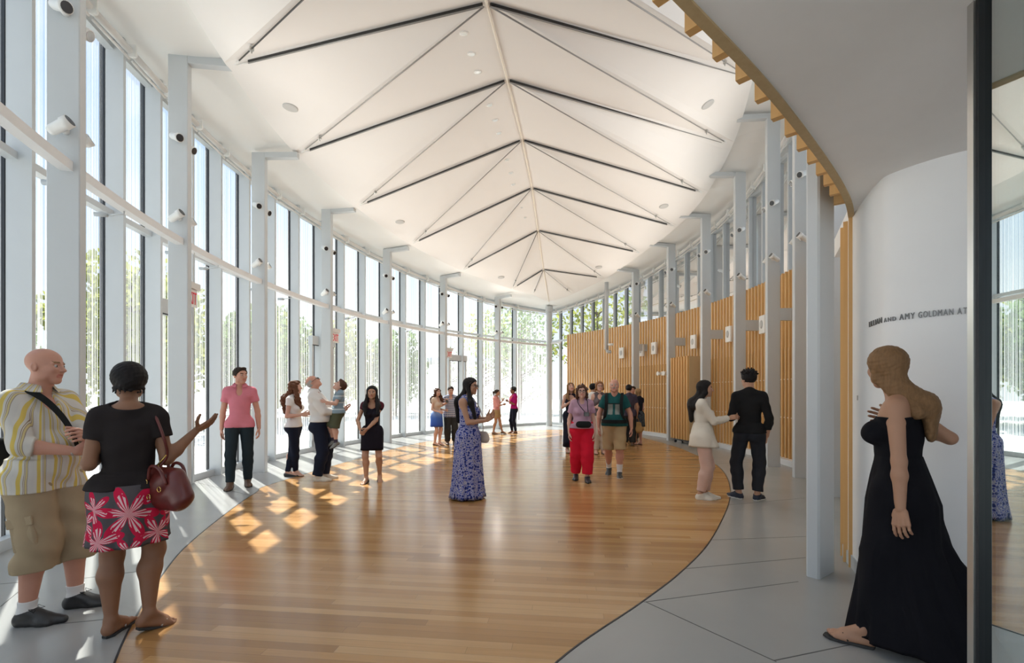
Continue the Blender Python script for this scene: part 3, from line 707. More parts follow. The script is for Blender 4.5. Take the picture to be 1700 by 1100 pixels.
# ------------------------------------------------------------------ outdoors
m = MB(); m.box((0, 20, -.16), 160, 160, .2); tag(m.build('ground', M['terrace']), kind='structure')
m = MB(); m.add([arc('L', a_, .94, -.02) for a_ in np.linspace(-.84, .9, 30)] + [arc('L', a_, 15, -.02) for a_ in np.linspace(-.84, .9, 30)], [(i, i+1, 31+i, 30+i) for i in range(29)])
tag(m.build('terrace_floor', M['terrace']), kind='structure')
rng = random.Random(4)
def tree(x, y, h, cr, leaf, label, grp, n=900, trunk_h=.3, bare=False):
    root = empty('tree', (x, y, -.05)); tag(root, label, 'tree', grp)
    m = MB(); p = V(0, 0, 0); pts = [p]
    for k in range(4): p = p + V(rng.uniform(-.12, .12), rng.uniform(-.12, .12), h*.2); pts.append(p)
    m.tube(pts, [h*.022, h*.018, h*.014, h*.009, h*.004], 8); tips = []
    for k in range(16 if not bare else 34):
        z0 = h*rng.uniform(trunk_h*.8, .78); an = rng.uniform(0, 6.28); l_ = cr*rng.uniform(.5, 1)*(1.2-z0/h)
        b0 = V(0, 0, z0); b1 = b0+V(math.cos(an)*l_*.6, math.sin(an)*l_*.6, l_*.3); b2 = b0+V(math.cos(an)*l_, math.sin(an)*l_, l_*.65)
        m.tube([b0, b1, b2], [h*.007, h*.004, h*.0015], 5); tips += [b1, b2]
    m.build('trunk', M['bark'], root, True)
    f_ = MB()
    for k in range(n):
        u, v_, w_ = [rng.gauss(0, 1) for _ in range(3)]; q = math.sqrt(u*u+v_*v_+w_*w_)+1e-6; rr = rng.random()**.4
        if bare: b = tips[rng.randrange(len(tips))]; c = b+V(u, v_, w_)*.25
        else:
            c = V(u/q*cr*rr, v_/q*cr*rr, h*(trunk_h+(1-trunk_h)*.5) + w_/q*h*(1-trunk_h)*.5*rr)
            c = c + V(math.sin(c[2]*3+x), math.cos(c[0]*2+y), math.sin(c[1]*2.5))*.25
        s_ = rng.uniform(.10, .24)*(.6 if bare else 1); a1 = V(*[rng.gauss(0, 1) for _ in range(3)]); a1 /= np.linalg.norm(a1); a2 = np.cross(a1, V(*[rng.gauss(0, 1) for _ in range(3)])); a2 /= np.linalg.norm(a2)+1e-6
        f_.add([c-a1*s_, c-a2*s_*.5, c+a1*s_, c+a2*s_*.5], [(0, 1, 2, 3)])
    f_.build('foliage', leaf, root)
    return root
n_t = 0
lt = [(-15.5,12,6.2),(-13.5,17,6.6),(-16,21.5,7),(-12.8,24.5,6.0),(-15,30,7.2),(-10.5,29.5,6.2),(-16,7.5,5.6),(-15,3,5.4),(-19,14,6.6),(-21,18,7.5),(-11.5,21,5.2),(-13.5,27.5,6.4),(-7.5,31,5.6),(-19,38,8.0),(-20,26,8)]
lt.sort(key=lambda q: q[0]/max(q[1], .1)); NTH = ['first', 'second', 'third', 'fourth', 'fifth', 'sixth', 'seventh', 'eighth', 'ninth', 'tenth', 'eleventh', 'twelfth', 'thirteenth', 'fourteenth', 'fifteenth', 'sixteenth']
for i, (x, y, h) in enumerate(lt):
    tree(x, y, h, h*.36, (M['leaf'], M['leafpale'])[i % 2], '%s tree outside the glass wall, %s along from the near end' % (('mid green', 'yellow green')[i % 2], NTH[i]), 'garden trees beyond the glass wall', 2300, .10)
for i, (x, y, h) in enumerate([(-3.6, 28.5, 5.2), (-1.6, 27.5, 5.0), (.4, 26.8, 4.6)]):
    tree(x, y, h, 1.5, M['leaf'], 'thin open-branched young tree near the far tip, %s along from the glass wall' % NTH[i], 'young trees beyond the far tip', 130, .12, True)
for i, (x, y, h) in enumerate([(5.5, 31, 8.5), (9.5, 27, 8.8), (13, 22.5, 6.6), (14.5, 17, 6.2), (15.5, 11.5, 6.4), (.5, 35, 8), (-1.5, 43, 9), (16, 29, 10)]):
    tree(x, y, h, h*.38, (M['leafpale'], M['leaf'])[i % 2], 'tall leafy tree seen through the high windows, %s along from the far end' % NTH[i] if i < 5 else 'leafy green tree %s behind the far tip of the hall' % ('close', 'deep', 'well to the slat side')[i-5], 'trees behind the slat wall' if i < 5 else 'trees behind the far tip', 1300)
# white arched garden canopy outside
root = empty('garden_canopy', (-9, 36, 0)); tag(root, 'low white arched canopy in the garden beyond the glass', 'canopy')
m = MB(); rings = []
for k in range(9):
    u = k/8; z_ = 1.2+2.9*math.sin(math.pi*(.15+.5*u)); x_ = -4.5+13*u
    rings.append([V(x_, -1.5, z_-.6), V(x_, -1.4, z_), V(x_, 2.5, z_+.2), V(x_, 2.6, z_-.4)])
m.loft(rings); m.build('shell', M['white'], root, True)
for k in range(4):
    m = MB(); x_ = -4+4*k; m.tube([V(x_, .5, 0), V(x_, .5, 1.2+2.9*math.sin(math.pi*(.15+.5*(x_+4.5)/13))-.3)], .09, 10); m.build('post', M['column'], root)
m = MB(); m.box((12, 41, 2.6), 15, 5, 5.4); m.box((12, 38.4, 3.0), 14, .1, 1.6, mi=1)
bd = m.build('neighbour_building', [M['white'], M['basegrey']]); tag(bd, 'pale low building seen through the high windows at the far end', 'building')
# ------------------------------------------------------------------ people: smooth blended surfaces on a posed skeleton
BIG = 1e3
class Field:
    """signed distance on a grid; primitives are blended in with a smooth minimum"""
    def __init__(s, lo, hi, vs):
        s.vs = vs; s.lo = np.array(lo, float); s.n = np.maximum(np.ceil((np.array(hi)-s.lo)/vs).astype(int)+1, 6)
        s.ax = [(s.lo[i]+vs*np.arange(s.n[i])).astype(np.float32) for i in range(3)]; s.d = np.full(s.n, BIG, np.float32)
    def _sl(s, lo, hi):
        sl = []
        for i in range(3):
            a_ = int(max(0, math.floor((lo[i]-s.lo[i])/s.vs))); b_ = int(min(s.n[i], math.ceil((hi[i]-s.lo[i])/s.vs)+1))
            if b_ <= a_: return None
            sl.append(slice(a_, b_))
        return tuple(sl)
    def _xyz(s, sl): return s.ax[0][sl[0]][:, None, None], s.ax[1][sl[1]][None, :, None], s.ax[2][sl[2]][None, None, :]
    def _merge(s, sl, q, k, clips, X):
        for (pt, n_) in clips or (): q = np.maximum(q, (X[0]-pt[0])*n_[0]+(X[1]-pt[1])*n_[1]+(X[2]-pt[2])*n_[2])
        a_ = s.d[sl]
        if k <= 0: s.d[sl] = np.minimum(a_, q); return
        h_ = np.maximum(k-np.abs(a_-q), 0)/k; s.d[sl] = np.minimum(a_, q)-h_*h_*k*.25
    def cone(s, a, b, r1, r2, k=.02, sq=None, clips=None, mg=.07):
        """tapered limb; sq=(axis, factor) flattens it along an axis"""
        a = np.array(a, float); b = np.array(b, float); m_ = max(r1, r2)+mg
        sl = s._sl(np.minimum(a, b)-m_, np.maximum(a, b)+m_)
        if sl is None: return
        X = s._xyz(sl); px, py, pz = X[0]-a[0], X[1]-a[1], X[2]-a[2]; ba = b-a
        if sq is not None:
            n_, f_ = sq; g = (px*n_[0]+py*n_[1]+pz*n_[2])*(1/f_-1); px = px+g*n_[0]; py = py+g*n_[1]; pz = pz+g*n_[2]; ba = ba+n_*((ba@n_)*(1/f_-1))
        t_ = np.clip((px*ba[0]+py*ba[1]+pz*ba[2])/(ba@ba+1e-9), 0, 1)
        q = np.sqrt((px-t_*ba[0])**2+(py-t_*ba[1])**2+(pz-t_*ba[2])**2)-(r1+(r2-r1)*t_)
        if sq is not None: q = q*(sq[1]*.5+.5)
        s._merge(sl, q.astype(np.float32), k, clips, X)
    def ell(s, c, r, A=None, k=.02, clips=None, sub=False, mg=.07):
        c = np.array(c, float); r = np.array(r, float) if hasattr(r, '__len__') else np.full(3, float(r)); m_ = max(r)+mg
        sl = s._sl(c-m_, c+m_)
        if sl is None: return
        X = s._xyz(sl); p = [X[0]-c[0], X[1]-c[1], X[2]-c[2]]
        if A is None: A = np.eye(3)
        l_ = [p[0]*A[i][0]+p[1]*A[i][1]+p[2]*A[i][2] for i in range(3)]
        k0 = np.sqrt((l_[0]/r[0])**2+(l_[1]/r[1])**2+(l_[2]/r[2])**2); k1 = np.sqrt((l_[0]/r[0]**2)**2+(l_[1]/r[1]**2)**2+(l_[2]/r[2]**2)**2)
        q = (k0*(k0-1)/np.maximum(k1, 1e-6)).astype(np.float32)
        if sub:
            a_ = -s.d[sl]; h_ = np.maximum(k-np.abs(a_-q), 0)/max(k, 1e-6); s.d[sl] = -(np.minimum(a_, q)-h_*h_*k*.25)
        else: s._merge(sl, q, k, clips, X)
    def clip(s, pt, n_):
        s.d = np.maximum(s.d, (s.ax[0]*n_[0])[:, None, None]+(s.ax[1]*n_[1])[None, :, None]+(s.ax[2]*n_[2])[None, None, :]-np.float32(np.dot(pt, n_)))
    def ripple(s, amp, f_, seed=0):
        x, y, z = s.ax[0][:, None, None], s.ax[1][None, :, None], s.ax[2][None, None, :]
        s.d = s.d + amp*(np.sin(f_*(x+.6*z)+seed)*np.sin(f_*.8*(y-.5*z)+2*seed)+.6*np.sin(f_*1.7*(z+.4*x-.3*y)+seed)).astype(np.float32)
    def mesh(s, off=0.0):
        d = s.d-np.float32(off); g = d < 0; n0, n1, n2 = s.n
        if not g.any(): return np.zeros((0, 3)), np.zeros((0, 4), int)
        c = np.zeros((n0-1, n1-1, n2-1), np.int8)
        for i in (0, 1):
            for j in (0, 1):
                for k in (0, 1): c += g[i:n0-1+i, j:n1-1+j, k:n2-1+k]
        mixed = (c > 0) & (c < 8); ci = np.argwhere(mixed); idx = np.full(mixed.shape, -1, np.int64); idx[mixed] = np.arange(len(ci))
        acc = np.zeros((len(ci), 3)); cnt = np.zeros(len(ci))
        cor = [(i, j, k) for i in (0, 1) for j in (0, 1) for k in (0, 1)]
        val = {q: d[ci[:, 0]+q[0], ci[:, 1]+q[1], ci[:, 2]+q[2]].astype(float) for q in cor}
        for q in cor:
            for ax_ in range(3):
                if q[ax_] == 0:
                    q2 = list(q); q2[ax_] = 1; q2 = tuple(q2); v0, v1 = val[q], val[q2]; m_ = (v0 < 0) != (v1 < 0)
                    t_ = np.clip(np.where(m_, v0/np.where(m_, v0-v1, 1), 0), 0, 1)
                    p = np.tile(np.array(q, float), (len(ci), 1)); p[:, ax_] = t_; acc[m_] += p[m_]; cnt[m_] += 1
        verts = s.lo + s.vs*(ci + acc/np.maximum(cnt, 1)[:, None]); faces = []
        for ax_ in range(3):
            sl0 = [slice(None)]*3; sl1 = [slice(None)]*3; sl0[ax_] = slice(0, -1); sl1[ax_] = slice(1, None)
            e_ = g[tuple(sl0)] != g[tuple(sl1)]; ei = np.argwhere(e_); u, v_ = (ax_+1) % 3, (ax_+2) % 3
            ok = (ei[:, u] > 0) & (ei[:, v_] > 0) & (ei[:, u] < s.n[u]-1) & (ei[:, v_] < s.n[v_]-1); ei = ei[ok]
            ins = g[tuple(sl0)][ei[:, 0], ei[:, 1], ei[:, 2]]
            def cell(du, dv):
                q = ei.copy(); q[:, u] += du; q[:, v_] += dv; return idx[q[:, 0], q[:, 1], q[:, 2]]
            f_ = np.stack([cell(-1, -1), cell(0, -1), cell(0, 0), cell(-1, 0)], 1); f_[~ins] = f_[~ins][:, ::-1]
            faces.append(f_)
        f_ = np.concatenate(faces); return verts, f_[(f_ >= 0).all(1)]

def np_mesh(name, parts, mats, parent, matfn=None):
    """parts: list of (verts, faces) joined into one mesh object"""
    vs = []; fs = []; o = 0
    for v_, f_ in parts:
        if len(v_) == 0: continue
        vs.append(v_); fs += [tuple(int(i)+o for i in q) for q in (f_.tolist() if hasattr(f_, 'tolist') else f_)]; o += len(v_)
    if not vs: return None
    vs = np.concatenate(vs); me = bpy.data.meshes.new(name); me.from_pydata(vs.tolist(), [], fs)
    for m_ in (mats if isinstance(mats, list) else [mats]): me.materials.append(m_)
    me.polygons.foreach_set('use_smooth', [True]*len(me.polygons))
    if matfn is not None:
        c = np.array([vs[list(q)].mean(0) for q in fs]); me.polygons.foreach_set('material_index', matfn(c).astype(int).tolist())
    me.update(); ob = bpy.data.objects.new(name, me); COL.objects.link(ob)
    if parent is not None: ob.parent = parent
    return ob

def rot(ax_, deg):
    c, s_ = math.cos(R_(deg)), math.sin(R_(deg))
    return np.array({'x': [[1,0,0],[0,c,-s_],[0,s_,c]], 'y': [[c,0,s_],[0,1,0],[-s_,0,c]], 'z': [[c,-s_,0],[s_,c,0],[0,0,1]]}[ax_], float)
def unit(v_): v_ = np.array(v_, float); return v_/(np.linalg.norm(v_)+1e-9)
def about(axis, deg):
    x, y, z = unit(axis); c, s_ = math.cos(R_(deg)), math.sin(R_(deg)); C = 1-c
    return np.array([[c+x*x*C, x*y*C-z*s_, x*z*C+y*s_], [y*x*C+z*s_, c+y*y*C, y*z*C-x*s_], [z*x*C-y*s_, z*y*C+x*s_, c+z*z*C]])
def ik(a, b, l1, l2, pole):
    d = b-a; L_ = np.linalg.norm(d); L_ = min(L_, (l1+l2)*.9995); u = unit(d); b = a+u*L_
    x = (l1*l1-l2*l2+L_*L_)/(2*L_); h_ = math.sqrt(max(l1*l1-x*x, 0)); p = np.array(pole, float); p = unit(p-u*(p@u))
    return a+u*x+p*h_, b

def skeleton(H, sex, pose):
    """local frame: the person faces -Y, own left hand at +X, z = 0 the ground"""
    f_ = sex == 'f'; J = {'H': H, 'f': f_}; g = pose.get
    hip_z = .525*H-g('drop', .008)*H; P0 = V(*g('pelvis', (0, 0)), 0)*H + V(0, 0, hip_z)
    py = rot('z', g('hipyaw', 0)); J['pel'] = P0; J['Rp'] = py
    Rt = rot('z', g('twist', 0)+g('hipyaw', 0)) @ rot('y', g('side', 0)) @ rot('x', g('lean', 0)); J['Rt'] = Rt   # lean > 0 forward
    def T(x, y, z): return P0 + Rt@(V(x, y, z-.525)*H)
    J['T'] = T; sw = .083 if f_ else .090; sw *= g('shw', 1)
    J['neck0'] = T(0, .012, .835); J['neck1'] = T(0, -.012, .885)
    Rh = Rt @ rot('z', g('hyaw', 0)) @ rot('y', g('hroll', 0)) @ rot('x', -g('hpitch', 0)); J['Rh'] = Rh   # hpitch > 0 looks up
    J['hc'] = J['neck1'] + Rh@(V(0, -.012, .050)*H)
    for sd, sx in (('l', 1), ('r', -1)):
        J['sh'+sd] = T(sx*sw, .008, .808+g('shrug'+sd, 0)); ed, fd = g('arm'+sd, ((.12*sx, .05, -1), (.05*sx, -.15, -1)))
        J['el'+sd] = J['sh'+sd] + Rt@unit(ed)*.172*H; J['wr'+sd] = J['el'+sd] + Rt@unit(fd)*.148*H
        if g('hand'+sd) is not None:                                                    # explicit hand target by ik, in torso frame units of H
            tg = T(*g('hand'+sd)); J['el'+sd], J['wr'+sd] = ik(J['sh'+sd], tg, .172*H, .148*H, Rt@V(*g('pole'+sd, (sx*.6, .5, -.6))))
        J['hip'+sd] = P0 + py@(V(sx*.052, 0, 0)*H)
        fx, fy, fz, yaw = (list(g('foot'+sd, (sx*.06, 0, 0, sx*8)))+[0])[:4]; J['fyaw'+sd] = yaw; J['fpitch'+sd] = g('fpitch'+sd, 0)
        ank = V(fx*H, fy*H, (.048+fz)*H); kn = rot('z', yaw)@V(0, -1, 0) if g('knee'+sd) is None else V(*g('knee'+sd))
        J['kn'+sd], J['an'+sd] = ik(J['hip'+sd], ank, .245*H, .232*H, kn)
        J['Rf'+sd] = rot('z', yaw) @ rot('x', g('fpitch'+sd, 0))
    return J

def torso_prims(F_, J, w=1.0, belly=0, off=0, pelvis=True, traps=True, chest=True, k=.035, bust=1.0):
    H, f_, T = J['H'], J['f'], J['T']; Rt, Rp = J['Rt'], J['Rp']; fy = Rt@V(0, 1, 0)
    if pelvis:
        a, b = J['pel']+Rp@(V(-.044, .004, .012)*H), J['pel']+Rp@(V(.044, .004, .012)*H)
        F_.cone(a, b, .064*H*w+off, .064*H*w+off, k, (Rp@V(0, 1, 0), .88))
        for sx in (-1, 1): F_.ell(J['pel']+Rp@(V(sx*.042, .032, -.012)*H), .052*H*w+off, None, k)
    if chest:
        ww, cw = (.070, .079) if f_ else (.081, .088)
        F_.ell(T(0, 0, .615), V(ww*w, .058*w, .11)*H+off, Rt.T, k); F_.ell(T(0, .004, .715), V(cw*w, .066*w, .11)*H+off, Rt.T, k)
        if belly: F_.ell(T(0, -.025-.02*belly, .60), V(.075+.02*belly, .055+.03*belly, .09)*H+off, Rt.T, k)
        sx = .058 if f_ else .068
        F_.cone(T(-sx, .006, .785), T(sx, .006, .785), .046*H+off, .046*H+off, k, (fy, .92))
        if f_ and bust:
            for q in (-1, 1): F_.ell(T(q*.040, -.048, .722), V(.036, .036, .036)*H*bust+off, Rt.T, k*.8)
    if traps:
        for sd in 'lr': F_.cone(J['neck0']+Rt@V(0, .006*H, .002*H), J['sh'+sd]+Rt@V(0, .004, .0), .032*H+off, .026*H+off, k)
def arm_prims(F_, J, sd, upto=2.0, off=0, k=.02, fat=1.0, end=None, flare=0):
    """upto: 1 = whole upper arm, 2 = down to the wrist"""
    H, f_ = J['H'], J['f']; s_, e_, w_ = J['sh'+sd], J['el'+sd], J['wr'+sd]; s0 = (.026 if f_ else .030)*H*fat; e0 = (.0195 if f_ else .0225)*H*fat; w0 = (.0135 if f_ else .0155)*H
    u = min(upto, 1.0); p = s_+(e_-s_)*u; clips = [(p, unit(e_-s_))] if upto < 1 else None
    F_.cone(s_, p if upto >= 1 else p+unit(e_-s_)*.02, s0+off, s0+(e0-s0)*u+off+flare, k, None, clips)
    if upto > 1:
        u = min(upto-1, 1); d = unit(w_-e_); m_ = e_+(w_-e_)*min(.3, u); q = e_+(w_-e_)*u; clips = [(q, d)] if upto < 2 or off else None
        F_.cone(e_, m_, e0+off, e0*1.06+off, k, None, clips); F_.cone(m_, q, e0*1.06+off, e0*1.06+(w0-e0*1.06)*u+off+flare, k, None, clips)
def leg_prims(F_, J, sd, upto=2.0, off=0, k=.03, fat=1.0, loose=0, clips=None):
    H, f_ = J['H'], J['f']; h_, n_, a_ = J['hip'+sd], J['kn'+sd], J['an'+sd]; t0 = (.056 if f_ else .054)*H*fat; k0 = (.032 if f_ else .034)*H*fat; a0 = (.0185 if f_ else .021)*H
    F_.cone(h_+(n_-h_)*.06, n_, t0+off+loose*.3, k0+off+loose*.9, k, None, clips)
    if upto > 1:
        d = a_-n_; back = J['Rf'+sd]@V(0, 1, 0); b_ = n_+d*.30+back*(.010 if not loose else .003)*H
        kb = k0*(1.06 if not loose else .96); F_.cone(n_, b_, k0*.98+off+loose*.9, kb+off+loose, k, None, clips); F_.cone(b_, a_, kb+off+loose, a0+off+loose*1.3, k, None, clips)
def foot_frame(J, sd):
    H = J['H']; Rf = J['Rf'+sd]; a_ = J['an'+sd]; base = a_-Rf@V(0, 0, .048*H)
    return base, Rf
def foot_prims(F_, J, sd, off=0, k=.015, toes=False, clipz=True):
    H = J['H']; b_, Rf = foot_frame(J, sd); P = lambda x, y, z: b_+Rf@(V(x, y, z)*H); sx = 1 if sd == 'l' else -1
    cl = [(b_, -Rf[:, 2])] if clipz else None
    F_.cone(J['an'+sd], P(0, .016, .022), .021*H+off, .020*H+off, k, None, cl); F_.cone(J['an'+sd], P(.006*-sx, -.055, .020), .022*H+off, .017*H+off, k, None, cl)
    F_.cone(P(0, .014, .016), P(0, -.06, .012), .019*H+off, .021*H+off, k, None, cl)
    F_.cone(P(-.010*sx, -.055, .011), P(-.012*sx, -.088, .009), .015*H+off, .012*H+off, k, None, cl); F_.cone(P(.012*sx, -.055, .010), P(.014*sx, -.078, .008), .013*H+off, .010*H+off, k, None, cl)
    if toes:
        for q, (x, y, r) in enumerate(((-.019, -.103, .0078), (-.008, -.102, .0056), (.002, -.098, .0052), (.011, -.092, .0050), (.019, -.085, .0048))):
            F_.cone(P(x*sx*.9, y+.025, .010), P(x*sx, y, .007), r*H, r*H*.92, .004, None, cl)
def head_prims(F_, J, k=.012, neckoff=0, big=1.0):
    hh = .134*J['H']*big; c, A = J['hc'], J['Rh']; P = lambda x, y, z: c+A@(V(x, y, z)*hh); f_ = J['f']; E = lambda ctr, r, **kw: F_.ell(P(*ctr), V(*r)*hh, A.T, **kw)
    E((0, .06, .15), (.335, .415, .355), k=k); E((0, -.11, -.13), (.255 if f_ else .268, .275, .34), k=.03)
    E((0, -.27, -.395), (.085 if f_ else .11, .085, .08), k=.03)
    for s_ in (-1, 1):
        E((.15*s_, -.235, -.07), (.11, .12, .11), k=.02); E((.22*s_, -.03, -.28), (.07, .14, .11), k=.03)
        F_.cone(P(.05*s_, -.345, .095), P(.20*s_, -.30, .10), .038*hh, .03*hh, .012)
        E((.135*s_, -.40, .02), (.085, .07, .055), k=.012, sub=True)
        E((.325*s_, .07, -.03), (.045, .085, .125), k=.006); E((.365*s_, .055, -.02), (.02, .045, .075), k=.006, sub=True)
        E((.042*s_, -.405, -.115), (.035, .045, .032), k=.008)
    F_.cone(P(0, -.345, .06), P(0, -.455, -.095), .032*hh, .048*hh, .012)
    F_.cone(P(-.075, -.345, -.225), P(.075, -.345, -.225), .026*hh, .026*hh, .010); F_.cone(P(-.055, -.345, -.272), P(.055, -.345, -.272), .030*hh, .030*hh, .008)
    E((0, -.40, -.246), (.10, .045, .010), k=.006, sub=True)
    r = (.027 if f_ else .034)*J['H']; F_.cone(J['neck0']-J['Rt']@V(0, 0, .02*J['H']), P(0, .05, -.20), r*1.08+neckoff, r+neckoff, .02)
def hand_prims(F_, J, sd, pose):
    """palm and five bent fingers; pose: fingers direction, palm normal, curl (deg), spread"""
    H = J['H']; w_ = J['wr'+sd]; fo = unit(w_-J['el'+sd]); sx = 1 if sd == 'l' else -1; Rt = J['Rt']
    f_ = unit(Rt@V(*pose['dir'])) if pose.get('dir') is not None else fo
    n_ = Rt@V(*pose.get('palm', (-sx, 0, 0))); n_ = unit(n_-f_*(n_@f_)); th = np.cross(n_, f_)*(1 if sd == 'l' else -1)
    # th points to the thumb side: for a hanging left hand with the palm inward it is forward (-y)
    if pose.get('flip'): th = -th
    hs = .106*H; curl = pose.get('curl', 28); spr = pose.get('spread', 4)
    F_.cone(J['el'+sd]+(w_-J['el'+sd])*.55, w_, (.0165 if J['f'] else .019)*H, (.0125 if J['f'] else .0145)*H, .012)
    base = []
    for q in range(4):
        o = (1.5-q)*.118*hs; kn = w_+f_*hs*(.47-.02*abs(q-1))+th*o; base.append(kn)
        F_.cone(w_+f_*hs*.06+th*o*.6, kn, .074*hs, .064*hs, .008)
    lens = (.40, .45, .42, .33)
    for q in range(4):
        cq = curl*(1+.12*q) if not isinstance(curl, (tuple, list)) else curl[q]; p = base[q]; ang = cq*.55; d0 = unit(f_+th*math.tan(R_(spr))*(1.5-q))
        for sg, fr_ in enumerate((.45, .31, .24)):
            ax_ = np.cross(d0, n_); d = about(ax_, ang)@d0; e_ = p+d*lens[q]*hs*fr_; r0 = hs*(.052-.005*sg)*(1 if q < 3 else .88)
            F_.cone(p, e_, r0, r0*.9, .004, mg=.03); p = e_; ang += cq*(.9 if sg == 0 else .6)
    tb = w_+f_*hs*.10+th*hs*.13+n_*hs*.04; ta = pose.get('thumb', 38); d = unit(f_*math.cos(R_(ta))+th*math.sin(R_(ta))+n_*.35); m_ = tb+d*hs*.26
    F_.cone(tb, m_, hs*.078, hs*.062, .010, mg=.03); d2 = unit(d*.8+f_*.5+n_*.15); m2 = m_+d2*hs*.18; F_.cone(m_, m2, hs*.060, hs*.055, .004, mg=.03); F_.cone(m2, m2+unit(d2+f_*.3)*hs*.13, hs*.055, hs*.044, .004, mg=.03)

def hair_prims(F_, J, st, big=1.0):
    hh = .134*J['H']*big; c, A = J['hc'], J['Rh']; P = lambda x, y, z: c+A@(V(x, y, z)*hh); E = lambda ctr, r, **kw: F_.ell(P(*ctr), V(*r)*hh, A.T, **kw)
    Dn = lambda p, l_, bx=0, by=0: p+V(0, 0, -l_*hh)+A@(V(bx, by, 0)*hh)
    n_ = lambda v_: A@unit(v_)
    kind = st['style']; th = st.get('thick', .05)
    face = [(P(0, -.30, .30), n_((0, -.78, -.62)))]                                     # hairline plane keeps the face free
    cap = (.345+th, .42+th, .36+th)
    if kind == 'short':
        E((0, .065, .16), cap, k=.01, clips=face+[(P(0, .3, -.22), n_((0, -.25, -1)))])
        F_.ell(P(0, -.22, .45), V(.22, .14, .09)*hh, A.T, .02)
    elif kind == 'buzz':
        E((0, .065, .15), (.348, .425, .365), k=.01, clips=[(P(0, -.12, .36), n_((0, -.80, -.35))), (P(0, .3, -.20), n_((0, -.25, -1)))])
    elif kind == 'fringe':                                                             # bald crown, hair round the sides
        E((0, .07, .10), (.355, .43, .36), k=.01, clips=[(P(0, -.02, .2), n_((0, -1, -.1))), (P(0, .2, .22), n_((0, .15, 1))), (P(0, .3, -.26), n_((0, -.1, -1)))])
    elif kind == 'afro':
        E((0, .08, .20), (.46, .50, .46), k=.02, clips=[(P(0, -.28, .28), n_((0, -.78, -.62)))])
        F_.ripple(.012, 70, 1.0)
    elif kind == 'spiky':
        E((0, .065, .18), (.40, .46, .42), k=.01, clips=face+[(P(0, .3, -.22), n_((0, -.25, -1)))])
        for i in range(46):
            an = i*2.4; pol = 1.25*math.sqrt((i+.5)/46); dv = V(math.sin(pol)*math.cos(an), math.sin(pol)*math.sin(an), math.cos(pol)); p = P(*(V(0, .065, .18)+dv*V(.37, .43, .39))); dv = unit(dv+.5*V(math.sin(i*5.1), math.sin(i*3.7), math.sin(i*7.3))); F_.cone(p, p+A@(dv*.17*hh), .075*hh, .012*hh, .012)
    elif kind == 'bun':
        E((0, .065, .16), cap, k=.01, clips=face+[(P(0, .3, -.26), n_((0, -.35, -1)))]); E((0, .36, -.02), (.20, .17, .20), k=.03)
        for i in range(18):
            an = -1.3+i*.16*1.0; p = P(.34*math.sin(an*1.2), .1+.34*math.cos(an*1.1)*.9, -.16); F_.cone(p, p+A@(V(.05*math.sin(i*3.1), .03, -.12-.04*(i % 3))*hh), .03*hh, .008*hh, .01)
    elif kind == 'pony':
        E((0, .065, .16), cap, k=.01, clips=face+[(P(0, .3, -.26), n_((0, -.3, -1)))]); p = P(0, .46, .18); q = p+A@(V(0, .22, -.10)*hh); F_.cone(p, q, .11*hh, .14*hh, .02); F_.cone(q, Dn(q, .55, 0, .02), .14*hh, .06*hh, .03)
    elif kind == 'bob':
        L_ = st.get('len', .55); E((0, .065, .16), cap, k=.01, clips=face); vol = st.get('vol', 1.0)
        p = P(0, .22, .10); F_.cone(p, Dn(p, L_, 0, .10), .30*hh*vol, .24*hh*vol, .04, (A@V(0, 1, 0), .7)); sy = st.get('front', -.02)
        for s_ in (-1, 1):
            a_ = P(.27*s_, .05, .18); b_ = P(.33*s_*vol, sy, -.25); F_.cone(a_, b_, .14*hh, .12*hh*vol, .03); e_ = Dn(b_, max(L_-.42, .05), .02*s_, .05); F_.cone(b_, e_, .12*hh*vol, .085*hh, .03)
        if st.get('wave'): F_.ripple(.006*st['wave'], 55, .7)
    elif kind == 'long':
        E((0, .065, .16), cap, k=.01, clips=face); vol = st.get('vol', 1.0); sy = st.get('front', -.02); H = J['H']; T = J['T']; low = st.get('low', .70); yv = J['Rt']@V(0, 1, 0)
        p = P(0, .24, .12); q = P(0, .34, -.42); F_.cone(p, q, .30*hh*vol, .27*hh*vol, .04, (A@V(0, 1, 0), .75))
        e0, e1 = T(0, .088, .80), T(0, .088, low); F_.cone(q, e0, .27*hh*vol, .055*H*vol, .04, (yv, .6)); F_.cone(e0, e1, .055*H*vol, .035*H*vol, .03, (yv, .55))
        for s_ in (-1, 1):
            a_ = P(.27*s_, .05, .18); b_ = P(.32*s_*vol, sy, -.25); F_.cone(a_, b_, .14*hh, .12*hh*vol, .03)
            if s_ in st.get('over', ()):
                c_ = T(s_*.066, -.062, .80); F_.cone(b_, c_, .12*hh*vol, .026*H*vol, .03); F_.cone(c_, T(s_*.058, -.092, low+.02), .026*H*vol, .014*H, .03)
            else: F_.cone(b_, T(s_*.055, .06, .79), .12*hh*vol, .03*H*vol, .03)
        if st.get('wave'): F_.ripple(.006*st['wave'], 55, .7)

